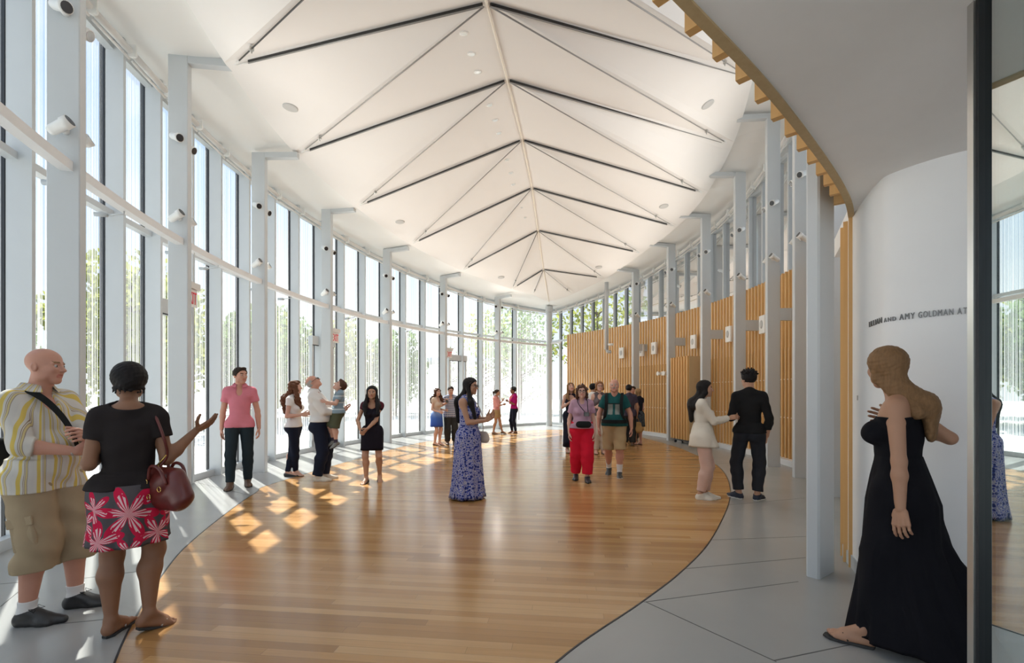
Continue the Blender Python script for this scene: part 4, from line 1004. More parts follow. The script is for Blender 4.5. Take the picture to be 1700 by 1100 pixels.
def dense(rows, q=4):
    rows = np.array(rows, float); x = np.arange(len(rows)); xx = np.linspace(0, len(rows)-1, (len(rows)-1)*q+1); out_ = np.stack([np.interp(xx, x, rows[:, k]) for k in range(6)], 1); return out_
def fit_rings(rings, verts, H, gap=.013):
    """push every ring out until it clears the hips and legs inside"""
    for i_, r in enumerate(rings):
        gp_ = .008+(gap-.008)*min(1, i_/6) if i_ < len(rings)-3 else gap*.6; z_ = r[:, 2].mean(); c = r[:, :2].mean(0); v_ = verts[np.abs(verts[:, 2]-z_) < (.02 if i_ < 10 else .034)*H]
        if len(v_) == 0: continue
        n = len(r); d = v_[:, :2]-c; rad = np.hypot(d[:, 0], d[:, 1]); b_ = (np.round(np.arctan2(d[:, 1], d[:, 0])/(2*np.pi)*n)).astype(int) % n
        q = np.zeros(n); np.maximum.at(q, b_, rad); q = np.max([np.roll(q, k) for k in (-2, -1, 0, 1, 2)], 0); q = np.maximum(q, np.mean([np.roll(q, k) for k in range(-4, 5)], 0))
        dr = r[:, :2]-c; rr = np.hypot(dr[:, 0], dr[:, 1]); k_ = np.maximum(rr, q+gp_)/rr; r[:, :2] = c+dr*k_[:, None]
    return rings
def loft_np(rings): n = len(rings[0]); vs = np.concatenate(rings); fs = [(i*n+k, i*n+(k+1) % n, (i+1)*n+(k+1) % n, (i+1)*n+k) for i in range(len(rings)-1) for k in range(n)]; return vs, fs
def skirt_rings(spec, folds=9, seed=0, n=72):
    """spec rows: centre x, y, z, radius x, radius y, fold depth; outer wall, hem and a short inner wall"""
    rings = []
    spec = dense(spec)
    for (cx, cy_, cz, rx, ry, fd) in spec:
        th = np.linspace(0, 2*np.pi, n, endpoint=False); w_ = 1+fd*(np.sin(folds*th+seed)*.6+np.sin((folds*2+1)*th+2*seed)*.4)
        rings.append(np.stack([cx+rx*w_*np.cos(th), cy_+ry*w_*np.sin(th), np.full(n, cz)+fd*.15*np.sin(folds*th*.5+1)*rx], 1))
    for q in (1, 2, 3):
        r = rings[len(spec)-q]; c = r.mean(0); rings.append(np.concatenate([(r[:, :2]-c[:2])*.965+c[:2], r[:, 2:]+(.004 if q == 1 else 0)], 1))
    return rings

SKIN = {}
def skin(name):
    if name in SKIN: return SKIN[name]
    col = {'pale': (.60, .36, .28), 'ruddy': (.56, .29, .21), 'tan': (.45, .25, .16), 'asian': (.52, .32, .22), 'brown': (.26, .13, .075), 'olive': (.42, .24, .15)}[name]
    t = NT('skin '+name); nf = t.noise(t.coord(), 14, 5); c = t.mix(nf, tuple(x*.92 for x in col), tuple(x*1.06 for x in col)); b_ = t.bsdf(c, .5, 0, .35, nf, .001, .2)
    b_.inputs['Subsurface Weight'].default_value = .08; b_.inputs['Subsurface Radius'].default_value = (.02, .008, .004)
    lip = plain('lips '+name, tuple(np.array(col)*V(.92, .62, .62)), .45); SKIN[name] = (t.m, lip); return SKIN[name]
def hairmat(col, name='hair'):
    t = NT(name); o = t.coord(); x = t.xyz(o); nf = t.noise(t.vec(t.math('MULTIPLY', x['X'], 90), t.math('MULTIPLY', x['Y'], 90), t.math('MULTIPLY', x['Z'], 9)), 1, 4)
    t.bsdf(t.mix(nf, tuple(c*.6 for c in col), tuple(min(1, c*1.4) for c in col)), .6, 0, .18, nf, .004, .5); return t.m
HAIR = {'black': hairmat((.012, .010, .010)), 'dark': hairmat((.030, .018, .012)), 'brown': hairmat((.075, .032, .018)), 'auburn': hairmat((.11, .045, .022)), 'blonde': hairmat((.34, .21, .10)), 'dirty': hairmat((.22, .125, .06)), 'grey': hairmat((.35, .33, .31)), 'ginger': hairmat((.26, .12, .05))}
M['eye'] = plain('eye white', (.50, .46, .43), .3, var=.02); M['iris'] = plain('iris dark', (.03, .018, .012), .15)
M['sole'] = plain('rubber sole', (.03, .03, .03), .7); M['solewhite'] = plain('white rubber sole', (.75, .73, .68), .6)

PEOPLE = {}
def person(key, label, px, py, H, yaw, sex, sk, hair, pose, top=None, bottom=None, shoes=None, dress=None, vs=None, w=1.0, belly=0, fat=1.0, brow=None, big=1.0, beard=None, bust=1.0, z0=0.0, xy=None, collar=None, glasses=False):
    g0 = gp(px, py) if xy is None else V(*xy, 0); D = g0[1]
    if vs is None: vs = .0075 if D < 4 else (.0105 if D < 9.5 else .0145)
    fine = .0036 if D < 4 else (.0052 if D < 9.5 else .0075)
    root = empty('person', g0+V(0, 0, z0 + (.0095*H if shoes and shoes['kind'] in ('flipflop', 'sandal') else 0)), R_(yaw)); tag(root, label, 'person')
    J = skeleton(H, sex, pose); J['root'] = root; PEOPLE[key] = J
    pts = np.array([v_ for v_ in J.values() if isinstance(v_, np.ndarray) and v_.shape == (3,)]); lo, hi = pts.min(0)-.17*H*V(1, 1, 1), pts.max(0)+.14*H*V(1, 1, 1); lo[2] = min(lo[2], -.02)+0
    lo[2] = max(lo[2], pts[:, 2].min()-.14*H)
    smat, lmat = skin(sk); hc, A = J['hc'], J['Rh']; hh = .134*H*big
    # --- body
    B = Field(lo, hi, vs); torso_prims(B, J, w, belly, 0, bust=bust)
    for sd in 'lr': arm_prims(B, J, sd, 2, 0, fat=fat); leg_prims(B, J, sd, 2, 0, fat=fat)
    bare = shoes is None or shoes.get('kind') in ('flipflop', 'sandal', 'flat')
    for sd in 'lr': foot_prims(B, J, sd, 0, toes=False)
    B.cone(J['neck0']-J['Rt']@V(0, 0, .02*H), hc+A@(V(0, .05, -.20)*hh), (.027 if sex == 'f' else .034)*H*1.08, (.027 if sex == 'f' else .034)*H, .02)
    parts = [B.mesh()]
    Fh = Field(hc-V(1, 1, 1)*.66*hh, hc+V(1, 1, 1)*.68*hh, fine); head_prims(Fh, J, big=big); parts.append(Fh.mesh())
    for sd in 'lr':
        w_ = J['wr'+sd]; Ff = Field(w_-V(1, 1, 1)*.118*H, w_+V(1, 1, 1)*.118*H, fine*.9); hand_prims(Ff, J, sd, pose.get('hp'+sd, {})); parts.append(Ff.mesh())
        if bare:
            b_, Rf = foot_frame(J, sd); c = b_+Rf@(V(0, -.04, .03)*H); Ff = Field(c-V(.10, .10, .06)*H, c+V(.10, .10, .055)*H, fine); foot_prims(Ff, J, sd, 0, toes=True); parts.append(Ff.mesh())
    def face_mat(c):
        q = (c-hc)@A/hh; m_ = np.zeros(len(c)); near = (np.abs(q) < .7).all(1)
        lips = near & (np.abs(q[:, 0]) < .115-.2*np.abs(q[:, 2]+.246)) & (q[:, 2] < -.195) & (q[:, 2] > -.30) & (q[:, 1] < -.30); m_[lips] = 1
        br = near & (np.abs(q[:, 0]) > .055) & (np.abs(q[:, 0]) < .215) & (q[:, 2] > .095+.05*(np.abs(q[:, 0])-.05)) & (q[:, 2] < .145+.02*(np.abs(q[:, 0]))) & (q[:, 1] < -.2); m_[br] = 2
        if beard:
            bd_ = near & (q[:, 1] < -.26) & (q[:, 2] < -.13) & (q[:, 2] > -.21) & (np.abs(q[:, 0]) < .15); m_[bd_] = 2
        return m_
    np_mesh('body', parts, [smat, lmat, HAIR[brow or (hair or {}).get('color', 'dark')]], root, face_mat)
    for s_ in (-1, 1):
        ep_ = hc+A@(V(.135*s_, -.308, .02)*hh); m_ = MB(); m_.sphere(ep_, .055*hh, 12, 8, 0); fw = A@V(0, -1, 0)
        m_.sphere(ep_+fw*.030*hh, (.032*hh,)*3, 8, 6, 1); m_.build('eye', [M['eye'], M['iris']], root, True)
    if hair:
        G = Field(hc-V(1.3, 1.3, 1.0+(hair.get('len', .6) if hair['style'] != 'long' else 1.4))*hh, hc+V(1.3, 1.3, .95)*hh, max(fine, .005)); hair_prims(G, J, hair, big); G.ripple(.0015, 160, .3)
        np_mesh('hair', [G.mesh()], HAIR[hair['color']], root)
    if glasses:
        m_ = MB(); P = lambda x, y, z: hc+A@(V(x, y, z)*hh)
        for s_ in (-1, 1):
            m_.tube([P(.14*s_+.10*math.cos(x_), -.43, .02+.075*math.sin(x_)) for x_ in np.linspace(0, 2*math.pi, 13)], .012*hh, 6); m_.tube([P(.24*s_, -.42, .05), P(.36*s_, 0, .05)], .012*hh, 6)
        m_.tube([P(-.04, -.44, .04), P(.04, -.44, .04)], .012*hh, 6); m_.build('glasses', M['dark'], root, True)
    LB = np.zeros((0, 3))
    if dress or (top and top.get('rows')) or (bottom and bottom['kind'] == 'skirt'):
        G = Field(lo, hi, .014); torso_prims(G, J, w, belly, 0, traps=False, bust=bust)
        for sd in 'lr': leg_prims(G, J, sd, 2, 0, fat=fat)
        LB = G.mesh()[0]
    # --- clothes follow the same skeleton, a little larger
    if top:
        off = top.get('off', .012); G = Field(lo, hi, vs); torso_prims(G, J, w, belly, off, bust=bust)
        if top.get('sleeve', .5) > 0:
            for sd in 'lr': arm_prims(G, J, sd, top['sleeve'], off+.002, fat=fat, flare=top.get('flare', 0))
        under = (bottom or {}).get('off', .0)+.005+(bottom or {}).get('rip', .0025)*1.6+top.get('rip', .0022)*1.2 if (bottom or {}).get('kind') != 'skirt' else .030
        oh = max(off, under) if top.get('hem', -.03) < .06 else off
        P2 = Field(lo, hi, vs); torso_prims(P2, J, w, belly*.6, oh, traps=False, chest=True, bust=0)
        for sd in 'lr': leg_prims(P2, J, sd, 1, oh, fat=fat)
        P2.clip(J['pel']+V(0, 0, .075*H), V(0, 0, 1)); h_ = np.maximum(.02-np.abs(G.d-P2.d), 0)/.02; G.d = np.minimum(G.d, P2.d)-h_*h_*.005
        G.ripple(top.get('rip', .0022), 32, sum(map(ord, key)) % 7)
        z_ = J['pel'][2]+top.get('hem', -.03)*H; G.clip(V(0, 0, z_), V(0, 0, -1))
        T = J['T']; nd = top.get('neck', .03); G.ell(J['neck1']+J['Rt']@V(0, 0, .012*H), V(.034, .034, .05)*H, None, .006, sub=True)
        if nd: G.ell(T(0, -.055, .852-nd), V(top.get('nw', .036), .05, .045)*H, None, .006, sub=True)
        if top.get('backneck'): G.ell(T(0, .045, .862), V(.06, .05, .03)*H, None, .006, sub=True)
        if top.get('strapless'): G.clip(T(0, 0, top['strapless']), J['Rt']@V(0, 0, 1))
        if top.get('tank'):
            for sd, sx in (('l', 1), ('r', -1)): G.ell(T(sx*.118, 0, .80), V(.048, .09, .075)*H, None, .006, sub=True)
        cm = top['mat']; ext = []
        if top.get('rows'):
            pl = J['pel']/H; ext = [loft_np(fit_rings([r*H for r in skirt_rings([(pl[0]+dx, pl[1]+dy, pl[2]+z_, rx, ry, fd) for dx, dy, z_, rx, ry, fd in top['rows']], 5, 1)], LB, H, .030))]
        np_mesh(top.get('name', 'shirt'), [G.mesh()]+ext, cm if isinstance(cm, list) else [cm], root, top.get('fn') and (lambda c: top['fn'](c, J)))
        if collar:
            n0 = J['neck0']+J['Rt']@V(0, -.002*H, .022*H); rr = (.030 if sex == 'f' else .037)*H; rings = []
            for dz, dr in ((.016, .004), (.020, .008), (-.006, .028), (-.010, .030), (-.007, .022), (.008, .002)):
                th_ = np.linspace(R_(-90+24), R_(270-24), 28)
                rings.append(np.array([n0+J['Rt']@V((rr+dr*H*.9)*math.cos(x_), (rr+dr*H*.9)*math.sin(x_)*1.02, dz*H - .012*H*max(0, -math.sin(x_))) for x_ in th_]))
            n = 28; vsx = np.concatenate(rings); fsx = [(i*n+k_, i*n+k_+1, (i+1)*n+k_+1, (i+1)*n+k_) for i in range(len(rings)-1) for k_ in range(n-1)]
            np_mesh('collar', [(vsx, fsx)], collar, root)
    if bottom:
        kind = bottom['kind']; off = bottom.get('off', .014)
        if kind in ('trousers', 'shorts'):
            G = Field(lo, hi, vs); torso_prims(G, J, w, belly*.6, off, traps=False, chest=True); up = bottom.get('upto', 2.0)
            for sd in 'lr':
                a_, n_, h_ = J['an'+sd], J['kn'+sd], J['hip'+sd]
                if kind == 'shorts': cut = h_+(n_-h_)*bottom['cut'] if bottom['cut'] <= 1 else n_+(a_-n_)*(bottom['cut']-1); d = unit(n_-h_)*.4+V(0, 0, -.6)
                else: cut = n_+(a_-n_)*bottom.get('cut', .96); d = unit(a_-n_)
                leg_prims(G, J, sd, 2, off, fat=fat, loose=bottom.get('loose', .012), clips=[(cut, unit(d))])
            G.ripple(bottom.get('rip', .0025), 26, 2); G.clip(J['pel']+V(0, 0, bottom.get('waist', .075)*H), V(0, 0, 1))
            np_mesh(kind, [G.mesh()], bottom['mat'], root)
            if bottom.get('belt'):
                G = Field(J['pel']-V(.16, .14, .02)*H, J['pel']+V(.16, .14, .12)*H, vs*.8); torso_prims(G, J, w, belly*.6, off+.006, traps=False, chest=True); zb = J['pel'][2]+bottom.get('waist', .075)*H
                G.clip(V(0, 0, zb), V(0, 0, 1)); G.clip(V(0, 0, zb-.022*H), V(0, 0, -1)); np_mesh('belt', [G.mesh()], bottom['belt'], root)
        elif kind == 'skirt':
            pl = J['pel']/H; rings = skirt_rings([(pl[0]+dx, pl[1]+dy, pl[2]+z_, rx, ry, fd) for dx, dy, z_, rx, ry, fd in bottom['rows']], bottom.get('folds', 8), bottom.get('seed', 0))
            rings = fit_rings([r*H for r in rings], LB, H); n = len(rings[0]); vsx, fsx = loft_np(rings); ob = np_mesh('skirt', [(vsx, fsx)], bottom['mat'], root)
            uvl = ob.data.uv_layers.new(name='uv'); zt = rings[0][:, 2].mean()
            for l in ob.data.loops:
                i = l.vertex_index; v_ = vsx[i]; uvl.data[l.index].uv = (((i % n)/n), float(v_[2]-zt))
            for p in ob.data.polygons:
                us = [uvl.data[l].uv[0] for l in p.loop_indices]
                if max(us)-min(us) > .5:
                    for l in p.loop_indices:
                        if uvl.data[l].uv[0] < .5: uvl.data[l].uv[0] += 1
    if dress:
        off = dress.get('off', .012); G = Field(lo, hi, vs); torso_prims(G, J, w, belly, off, bust=bust); H_ = H; T = J['T']
        if dress.get('sleeve', 0) > 0:
            for sd in 'lr': arm_prims(G, J, sd, dress['sleeve'], off, fat=fat)
        G.clip(J['pel']+V(0, 0, dress.get('zcut', .02)*H), V(0, 0, -1)); G.ell(J['neck1']+J['Rt']@V(0, 0, .012*H), V(.034, .034, .05)*H, None, .006, sub=True)
        nd = dress.get('neck', .05); G.ell(T(0, -.055, .855-nd), V(.05, .05, .05)*H, None, .006, sub=True)
        if dress.get('tank', True):
            for sx in (1, -1): G.ell(T(sx*.118, 0, .80), V(.05, .10, .075)*H, None, .006, sub=True)
        if dress.get('strapless'): G.clip(T(0, 0, dress['strapless']), J['Rt']@V(0, 0, 1))
        G.ripple(.002, 30, 1); pl = J['pel']/H
        rings = fit_rings([r*H for r in skirt_rings([(pl[0]+dx, pl[1]+dy, (pl[2]+z_ if z_ > -.5 else .012), rx, ry, fd) for dx, dy, z_, rx, ry, fd in dress['rows']], dress.get('folds', 9), dress.get('seed', 0))], LB, H)
        np_mesh('dress', [G.mesh(), loft_np(rings)], dress['mat'], root, dress.get('fn') and (lambda c: dress['fn'](c, J)))
    if shoes:
        kd = shoes['kind']
        for sd in 'lr':
            b_, Rf = foot_frame(J, sd); sx = 1 if sd == 'l' else -1; P = lambda x, y, z: b_+Rf@(V(x, y, z)*H)
            c = P(0, -.04, .03); G = Field(c-V(.12, .12, .08)*H, c+V(.12, .12, .09)*H, fine*1.1 if D < 4 else fine)
            if kd in ('shoe', 'boot', 'sneaker', 'flat'):
                foot_prims(G, J, sd, .009 if kd != 'flat' else .005); G.cone(P(-.004*sx, -.05, .014), P(-.006*sx, -.114, .012), .025*H, .014*H, .02, None, [(b_, -Rf[:, 2])])
                G.clip(P(0, -.02, {'shoe': .057, 'sneaker': .057, 'boot': .09, 'flat': .026}[kd]), Rf@unit(V(0, .28 if kd != 'flat' else -.25, 1)))
                if kd == 'flat': G.ell(P(0, -.045, .042), V(.020, .045, .022)*H, Rf.T, .006, sub=True)
                zs = Rf[:, 2]; sm = shoes.get('sole', M['sole'])
                np_mesh('shoe', [G.mesh()], [shoes['mat'], sm], root, lambda c, b_=b_, zs=zs: ((c-b_)@zs < .0105*H).astype(int))
                if shoes.get('sock'):
                    S = Field(J['an'+sd]-V(.05, .05, .03)*H, J['an'+sd]+V(.05, .06, shoes['sockh']+.02)*H, fine); leg_prims(S, J, sd, 2, .006); foot_prims(S, J, sd, .004); S.clip(J['an'+sd]+V(0, 0, shoes['sockh']*H), V(0, 0, 1)); np_mesh('sock', [S.mesh()], shoes['sock'], root)
                if shoes.get('lace') is not None:
                    m_ = MB()
                    for q in range(4):
                        y_ = -.030-.013*q; z_ = .054-.0075*q; m_.tube([P(-.014, y_, z_-.006), P(0, y_-.004, z_+.001), P(.014, y_, z_-.006)], .0022, 5)
                    m_.tube([P(.002, -.03, .056), P(.022, -.022, .063), P(.026, -.04, .052), P(.002, -.032, .056)], .002, 5); m_.tube([P(-.002, -.03, .056), P(-.022, -.022, .062), P(-.024, -.04, .051), P(-.002, -.032, .056)], .002, 5)
                    m_.build('shoelace', shoes['lace'], root, True)
            else:
                out_ = [(-.004,.030),(.016,.024),(.020,0),(.019,-.04),(.026,-.07),(.022,-.10),(.006,-.118),(-.014,-.114),(-.026,-.09),(-.026,-.06),(-.020,-.03),(-.020,.010)]
                m_ = MB(); ring_ = lambda z_, s_=1.0: [P(x*s_*sx, y*s_-.001, z_) for x, y in out_]
                m_.loft([ring_(-.0085, .97), ring_(-.006), ring_(-.001), ring_(.001, .98)]); m_.build('sandal_sole', M['sole'] if kd != 'sandal' else shoes['mat'], root)
                m_ = MB(); hb = P(-.008*sx, -.082, .014); m_.tube([P(.024*sx, -.045, .004), P(.016*sx, -.060, .025), hb], .0045, 6); m_.tube([P(-.024*sx, -.040, .004), P(-.018*sx, -.058, .026), hb], .0045, 6)
                if kd == 'sandal': m_.tube([P(.02*sx, .0, .004), P(.0, .034, .03), P(-.02*sx, .0, .004)], .004, 6); m_.tube([P(.021*sx, -.01, .004), P(0, -.028, .054), P(-.021*sx, -.01, .004)], .005, 6)
                m_.build('strap', shoes['mat'], root, True)
    return J
def to_world(J, p): r = J['root']; return np.array(r.location) + rot('z', math.degrees(r.rotation_euler[2]))@np.array(p)
# ------------------------------------------------------------------ fabrics with a pattern
def striped(name, stops, period, mode='angle', rough=.9):
    t = NT(name); o = t.coord(); x = t.xyz(o)
    if mode == 'angle': c_ = t.math('MULTIPLY', t.math('ARCTAN2', x['X'], t.math('MULTIPLY', x['Y'], -1)), .16)
    elif mode == 'z': c_ = x['Z']
    else: c_ = x['X']
    fr = t.math('FRACT', t.math('ADD', t.math('DIVIDE', c_, period), 50.0)); nd = t.ramp(fr, *stops)
    nd.node.color_ramp.interpolation = 'CONSTANT'
    t.bsdf(nd, rough, 0, .15, t.noise(o, 9, 4), .006, .5); return t.m
def plaid(name, c0, c1, c2, period=.06):
    t = NT(name); o = t.coord(); x = t.xyz(o); a = t.math('MULTIPLY', t.math('ARCTAN2', x['X'], t.math('MULTIPLY', x['Y'], -1)), .16)
    f1 = t.math('GREATER_THAN', t.math('FRACT', t.math('ADD', t.math('DIVIDE', a, period), 50)), .55); f2 = t.math('GREATER_THAN', t.math('FRACT', t.math('DIVIDE', x['Z'], period)), .55)
    c = t.mix(t.math('MULTIPLY', f1, .6), c0, c1); c = t.mix(t.math('MULTIPLY', f2, .6), c, c2); t.bsdf(c, .9, 0, .15); return t.m
def floral(name, base, c1, c2, scale, th=(.42, .58)):
    t = NT(name); o = t.coord(); n1 = t.noise(o, scale, 6, 'Color'); nf = t.noise(o, scale*.55, 4); vo = t.n('ShaderNodeTexVoronoi'); vo.inputs['Scale'].default_value = scale*1.1; t.l(o, vo.inputs['Vector'])
    a = t.math('ADD', vo.outputs['Distance'], t.math('MULTIPLY', t.math('SUBTRACT', nf, .5), 1.2))
    c = t.ramp(a, (0, c2), (.28, c1), (th[0], base), (th[1], c1), (.72, base), (.9, c2)); c.node.color_ramp.interpolation = 'CONSTANT'
    t.bsdf(c, .85, 0, .2, nf, .004, .4); return t.m
def flower_skirt():
    t = NT('grey skirt with red flowers'); uv = t.xyz(t.n('ShaderNodeTexCoord').outputs['UV']); C = 1.15; u = t.math('MULTIPLY', uv['X'], C); v_ = uv['Y']
    o = t.coord(); nz_ = t.noise(o, 60, 3); col = (.085, .078, .085)
    for (cx, cy_, R0, k, ro) in ((.30, -.16, .165, 3.0, .4), (.44, -.30, .12, 2.5, 1.2), (.46, -.06, .10, 2.5, .2), (.16, -.32, .13, 2.5, 2.2), (.12, -.13, .11, 3, .9), (.30, -.38, .09, 2.5, 1.0), (.60, -.2, .13, 3, .3), (.78, -.32, .13, 2.5, .8), (.78, -.10, .11, 2.5, .2), (.95, -.2, .13, 3, .1), (.02, -.22, .12, 2.5, 1.5), (1.12, -.36, .11, 2.5, .5), (1.10, -.06, .10, 2.5, .7)):
        du, dv = t.math('SUBTRACT', u, cx), t.math('SUBTRACT', v_, cy_); r = t.math('SQRT', t.math('ADD', t.math('MULTIPLY', du, du), t.math('MULTIPLY', dv, dv)))
        an = t.math('MULTIPLY_ADD', t.math('ARCTAN2', dv, du), k, ro); pk = t.math('POWER', t.math('ABSOLUTE', t.math('COSINE', an)), 1.3)
        bd = t.math('MULTIPLY', t.math('MULTIPLY_ADD', pk, .9, .12), R0); m1 = t.math('LESS_THAN', r, bd); m2 = t.math('LESS_THAN', r, t.math('MULTIPLY', bd, t.math('MULTIPLY_ADD', nz_, .55, .45)))
        st = t.math('GREATER_THAN', t.math('SINE', t.math('MULTIPLY', an, 9)), -.1)
        fl = t.mix(t.math('MULTIPLY', m2, st), (.55, .015, .06), (.72, .50, .52)); col = t.mix(m1, col, fl)
    t.bsdf(col, .9, 0, .15, t.noise(o, 9, 4), .006, .5); return t.m
fab = dict(
    yellow=striped('yellow striped shirt', [(0, (.62, .60, .55)), (.16, (.66, .50, .13)), (.36, (.62, .60, .55)), (.48, (.30, .22, .16)), (.51, (.64, .61, .52)), (.55, (.35, .27, .2)), (.58, (.62, .52, .26)), (.66, (.30, .24, .2)), (.69, (.60, .58, .54))], .068),
    khaki=cloth('khaki cargo cotton', (.36, .28, .18)), blacktee=cloth('black cotton', (.022, .018, .018)), flower=flower_skirt(),
    pink=cloth('pink shirt cotton', (.62, .20, .25)), jeansdark=cloth('dark teal jeans', (.018, .028, .035)), navyjean=cloth('navy jeans', (.012, .016, .032)),
    white=cloth('white cotton', (.74, .73, .72), .04), offwhite=cloth('off white shirt', (.70, .68, .66), .05), black=cloth('black wool', (.010, .010, .012)),
    blackdress=cloth('black dress cloth', (.012, .010, .016)), purple=cloth('dark red yoke', (.085, .018, .030)), maxi=cloth('black jersey', (.008, .008, .011)),
    kidshirt=striped('blue grey striped shirt', [(0, (.24, .33, .40)), (.45, (.55, .60, .63)), (.6, (.20, .26, .30))], .11, 'z'), olive=cloth('olive shorts', (.085, .090, .055)),
    beige=cloth('beige top', (.62, .48, .38)), plaidblue=plaid('blue plaid shirt', (.30, .34, .45), (.05, .07, .16), (.62, .62, .66)), charcoal=cloth('charcoal trousers', (.035, .036, .036)),
    bluefloral=floral('blue floral dress', (.42, .41, .50), (.05, .08, .36), (.025, .035, .15), 24), pinkshirt=cloth('salmon shirt', (.72, .33, .31)), khaki2=cloth('khaki shorts', (.42, .31, .17)),
    magenta=cloth('magenta cardigan', (.42, .012, .16)), scarf=cloth('pink scarf', (.75, .20, .25)), lavender=cloth('lavender tee', (.40, .25, .33)), redtr=cloth('red trousers', (.58, .012, .035)),
    greytank=cloth('grey tank', (.13, .11, .12)), cream=cloth('cream trousers', (.58, .50, .42)), green=cloth('teal green tee', (.015, .085, .085)), print=cloth('grey print', (.22, .24, .22), .4),
    plum=cloth('plum grey tee', (.060, .050, .075)), navy=cloth('navy top', (.014, .016, .028)), navypat=floral('navy patterned skirt', (.016, .022, .04), (.12, .17, .2), (.02, .02, .03), 26),
    blazer=cloth('cream blazer', (.66, .61, .53), .05), satin=cloth('rose beige satin', (.60, .40, .33), .1, .35), sweater=cloth('black knit', (.012, .012, .013)), slate=cloth('slate trousers', (.022, .024, .030)),
    leather=plain('oxblood leather', (.11, .018, .014), .32, var=.25, scale=12, bump=.003), brass=plain('brass', (.62, .42, .14), .25, 1), shoeblack=plain('black leather', (.032, .032, .034), .38), shoebrown=plain('brown leather', (.11, .06, .035), .5),
    creamshoe=plain('cream canvas', (.66, .62, .54), .8), navyshoe=plain('navy canvas', (.02, .026, .045), .8), greyshoe=plain('grey trainer', (.22, .23, .22), .7), strap=cloth('black webbing', (.015, .017, .017)), flop=plain('black foam', (.018, .017, .017), .7), silver=plain('silver strap', (.55, .53, .52), .3, .6), tan=cloth('tan canvas', (.38, .25, .11)), phone=plain('phone black', (.01, .01, .012), .15), cup=plain('white cup', (.8, .8, .78), .5), ombre=None)
t = NT('blue ombre skirt'); o = t.coord(); z = t.xyz(o)['Z']; t.bsdf(t.ramp(t.math('MULTIPLY', t.math('SUBTRACT', z, .55), 2.2), (0, (.035, .085, .40)), (.5, (.06, .15, .52)), (1, (.35, .48, .72))), .8, 0, .2); fab['ombre'] = t.m

def world_thing(name, J, label, cat, parts, anchor, group=None):
    """parts: (name, builder, material, smooth) in the person's own frame; a thing of its own at the anchor"""
    root = empty(name, to_world(J, anchor), J['root'].rotation_euler[2]); tag(root, label, cat, group); a_ = np.array(anchor, float)
    for nm, bld, mat, sm in parts:
        if isinstance(bld, MB):
            m = bld; o = m.build(nm, mat, root, sm, loc=a_)
        else:
            o = np_mesh(nm, [(v_-a_, f_) for v_, f_ in bld], mat, root)
    return root

# ------------------------------------------------------------------ the visitors
# bald man in yellow stripes
J = person('man_yellow', 'bald man in yellow striped shirt and khaki cargo shorts listening beside the glass', 72, 1020, 1.80, 80, 'm', 'ruddy', None,
    dict(hyaw=20, hpitch=-4, lean=-3, handr=(-.01, -.165, .615), handl=(.012, -.185, .672), poler=(-.7, .5, -.5), polel=(.7, .4, -.6), footr=(-.075, -.03, 0, 18), footl=(.075, -.05, 0, 30),
         hpr=dict(dir=(.75, -.6, .15), palm=(.1, .75, .2), curl=70, thumb=25), hpl=dict(dir=(-.85, -.45, .1), palm=(0, .8, -.2), curl=62, thumb=25)),
    top=dict(mat=fab['yellow'], sleeve=1.22, off=.016, hem=-.045, neck=.036, nw=.026, flare=.010, rip=.005), bottom=dict(kind='shorts', cut=1.34, mat=fab['khaki'], off=.020, loose=.034, rip=.006, waist=.06),
    shoes=dict(kind='shoe', mat=fab['shoeblack'], sock=fab['white'], sockh=.04, lace=fab['strap']), w=.97, belly=.30, collar=fab['yellow'], brow='dirty')
H = J['H']; r_ = J['root']
for sd, sx in (('r', -1), ('l', 1)):
    n_, h_ = J['kn'+sd], J['hip'+sd]; c = h_+(n_-h_)*.80; d = unit(n_-h_); outv = unit(V(sx, -.25, 0)); outv = unit(outv-d*(outv@d)); tv = np.cross(d, outv)
    m = MB(); cc = c+outv*.088; m.bbox(cc, .035, .15, .19, [outv, tv, d], bev=.012); m.box(cc-d*.085+outv*.016, .012, .16, .06, [outv, tv, d]); m.build('pocket', fab['khaki'], r_, bevel=.008)
m = MB(); w_ = J['wr'+'r']; m.tube([w_+.030*V(math.cos(x_), math.sin(x_)*.2, math.sin(x_)) for x_ in np.linspace(0, 6.28, 14)], .005, 6); m.build('bracelet', M['steel'], r_, True)
G = MB(); T = J['T']; pts = [T(-.03, .085, .80), T(-.06, .055, .838), T(-.055, .0, .852), T(-.035, -.06, .815), T(-.005, -.098, .75), T(.02, -.115, .68), T(.04, -.11, .62)]
pth = catmull(pts, 6); rings = []
for i, p in enumerate(pth):
    t_ = unit(pth[min(i+1, len(pth)-1)]-pth[max(i-1, 0)]); n_ = unit((p-T(0, .0, (p[2]/H)))*V(1, 1, .0)+V(0, 0, .15)); b_ = unit(np.cross(t_, n_)); rings.append([p+b_*.022+n_*.003, p+b_*.022-n_*.003, p-b_*.022-n_*.003, p-b_*.022+n_*.003])
G.loft(rings)
bagm = Field(T(-.20, .02, .50), T(.12, .30, .74), .012); bagm.cone(T(-.10, .135, .60), T(.02, .135, .60), .075, .075, .02, (V(0, 1, 0), .6)); bagm.cone(T(-.10, .135, .645), T(.02, .135, .645), .06, .06, .03, (V(0, 1, 0), .6))
world_thing('shoulder_bag', J, 'black shoulder bag worn across the back of the bald man in yellow', 'bag', [('strap', G, fab['strap'], False), ('pouch', [bagm.mesh()], fab['strap'], True)], T(0, .12, .62))

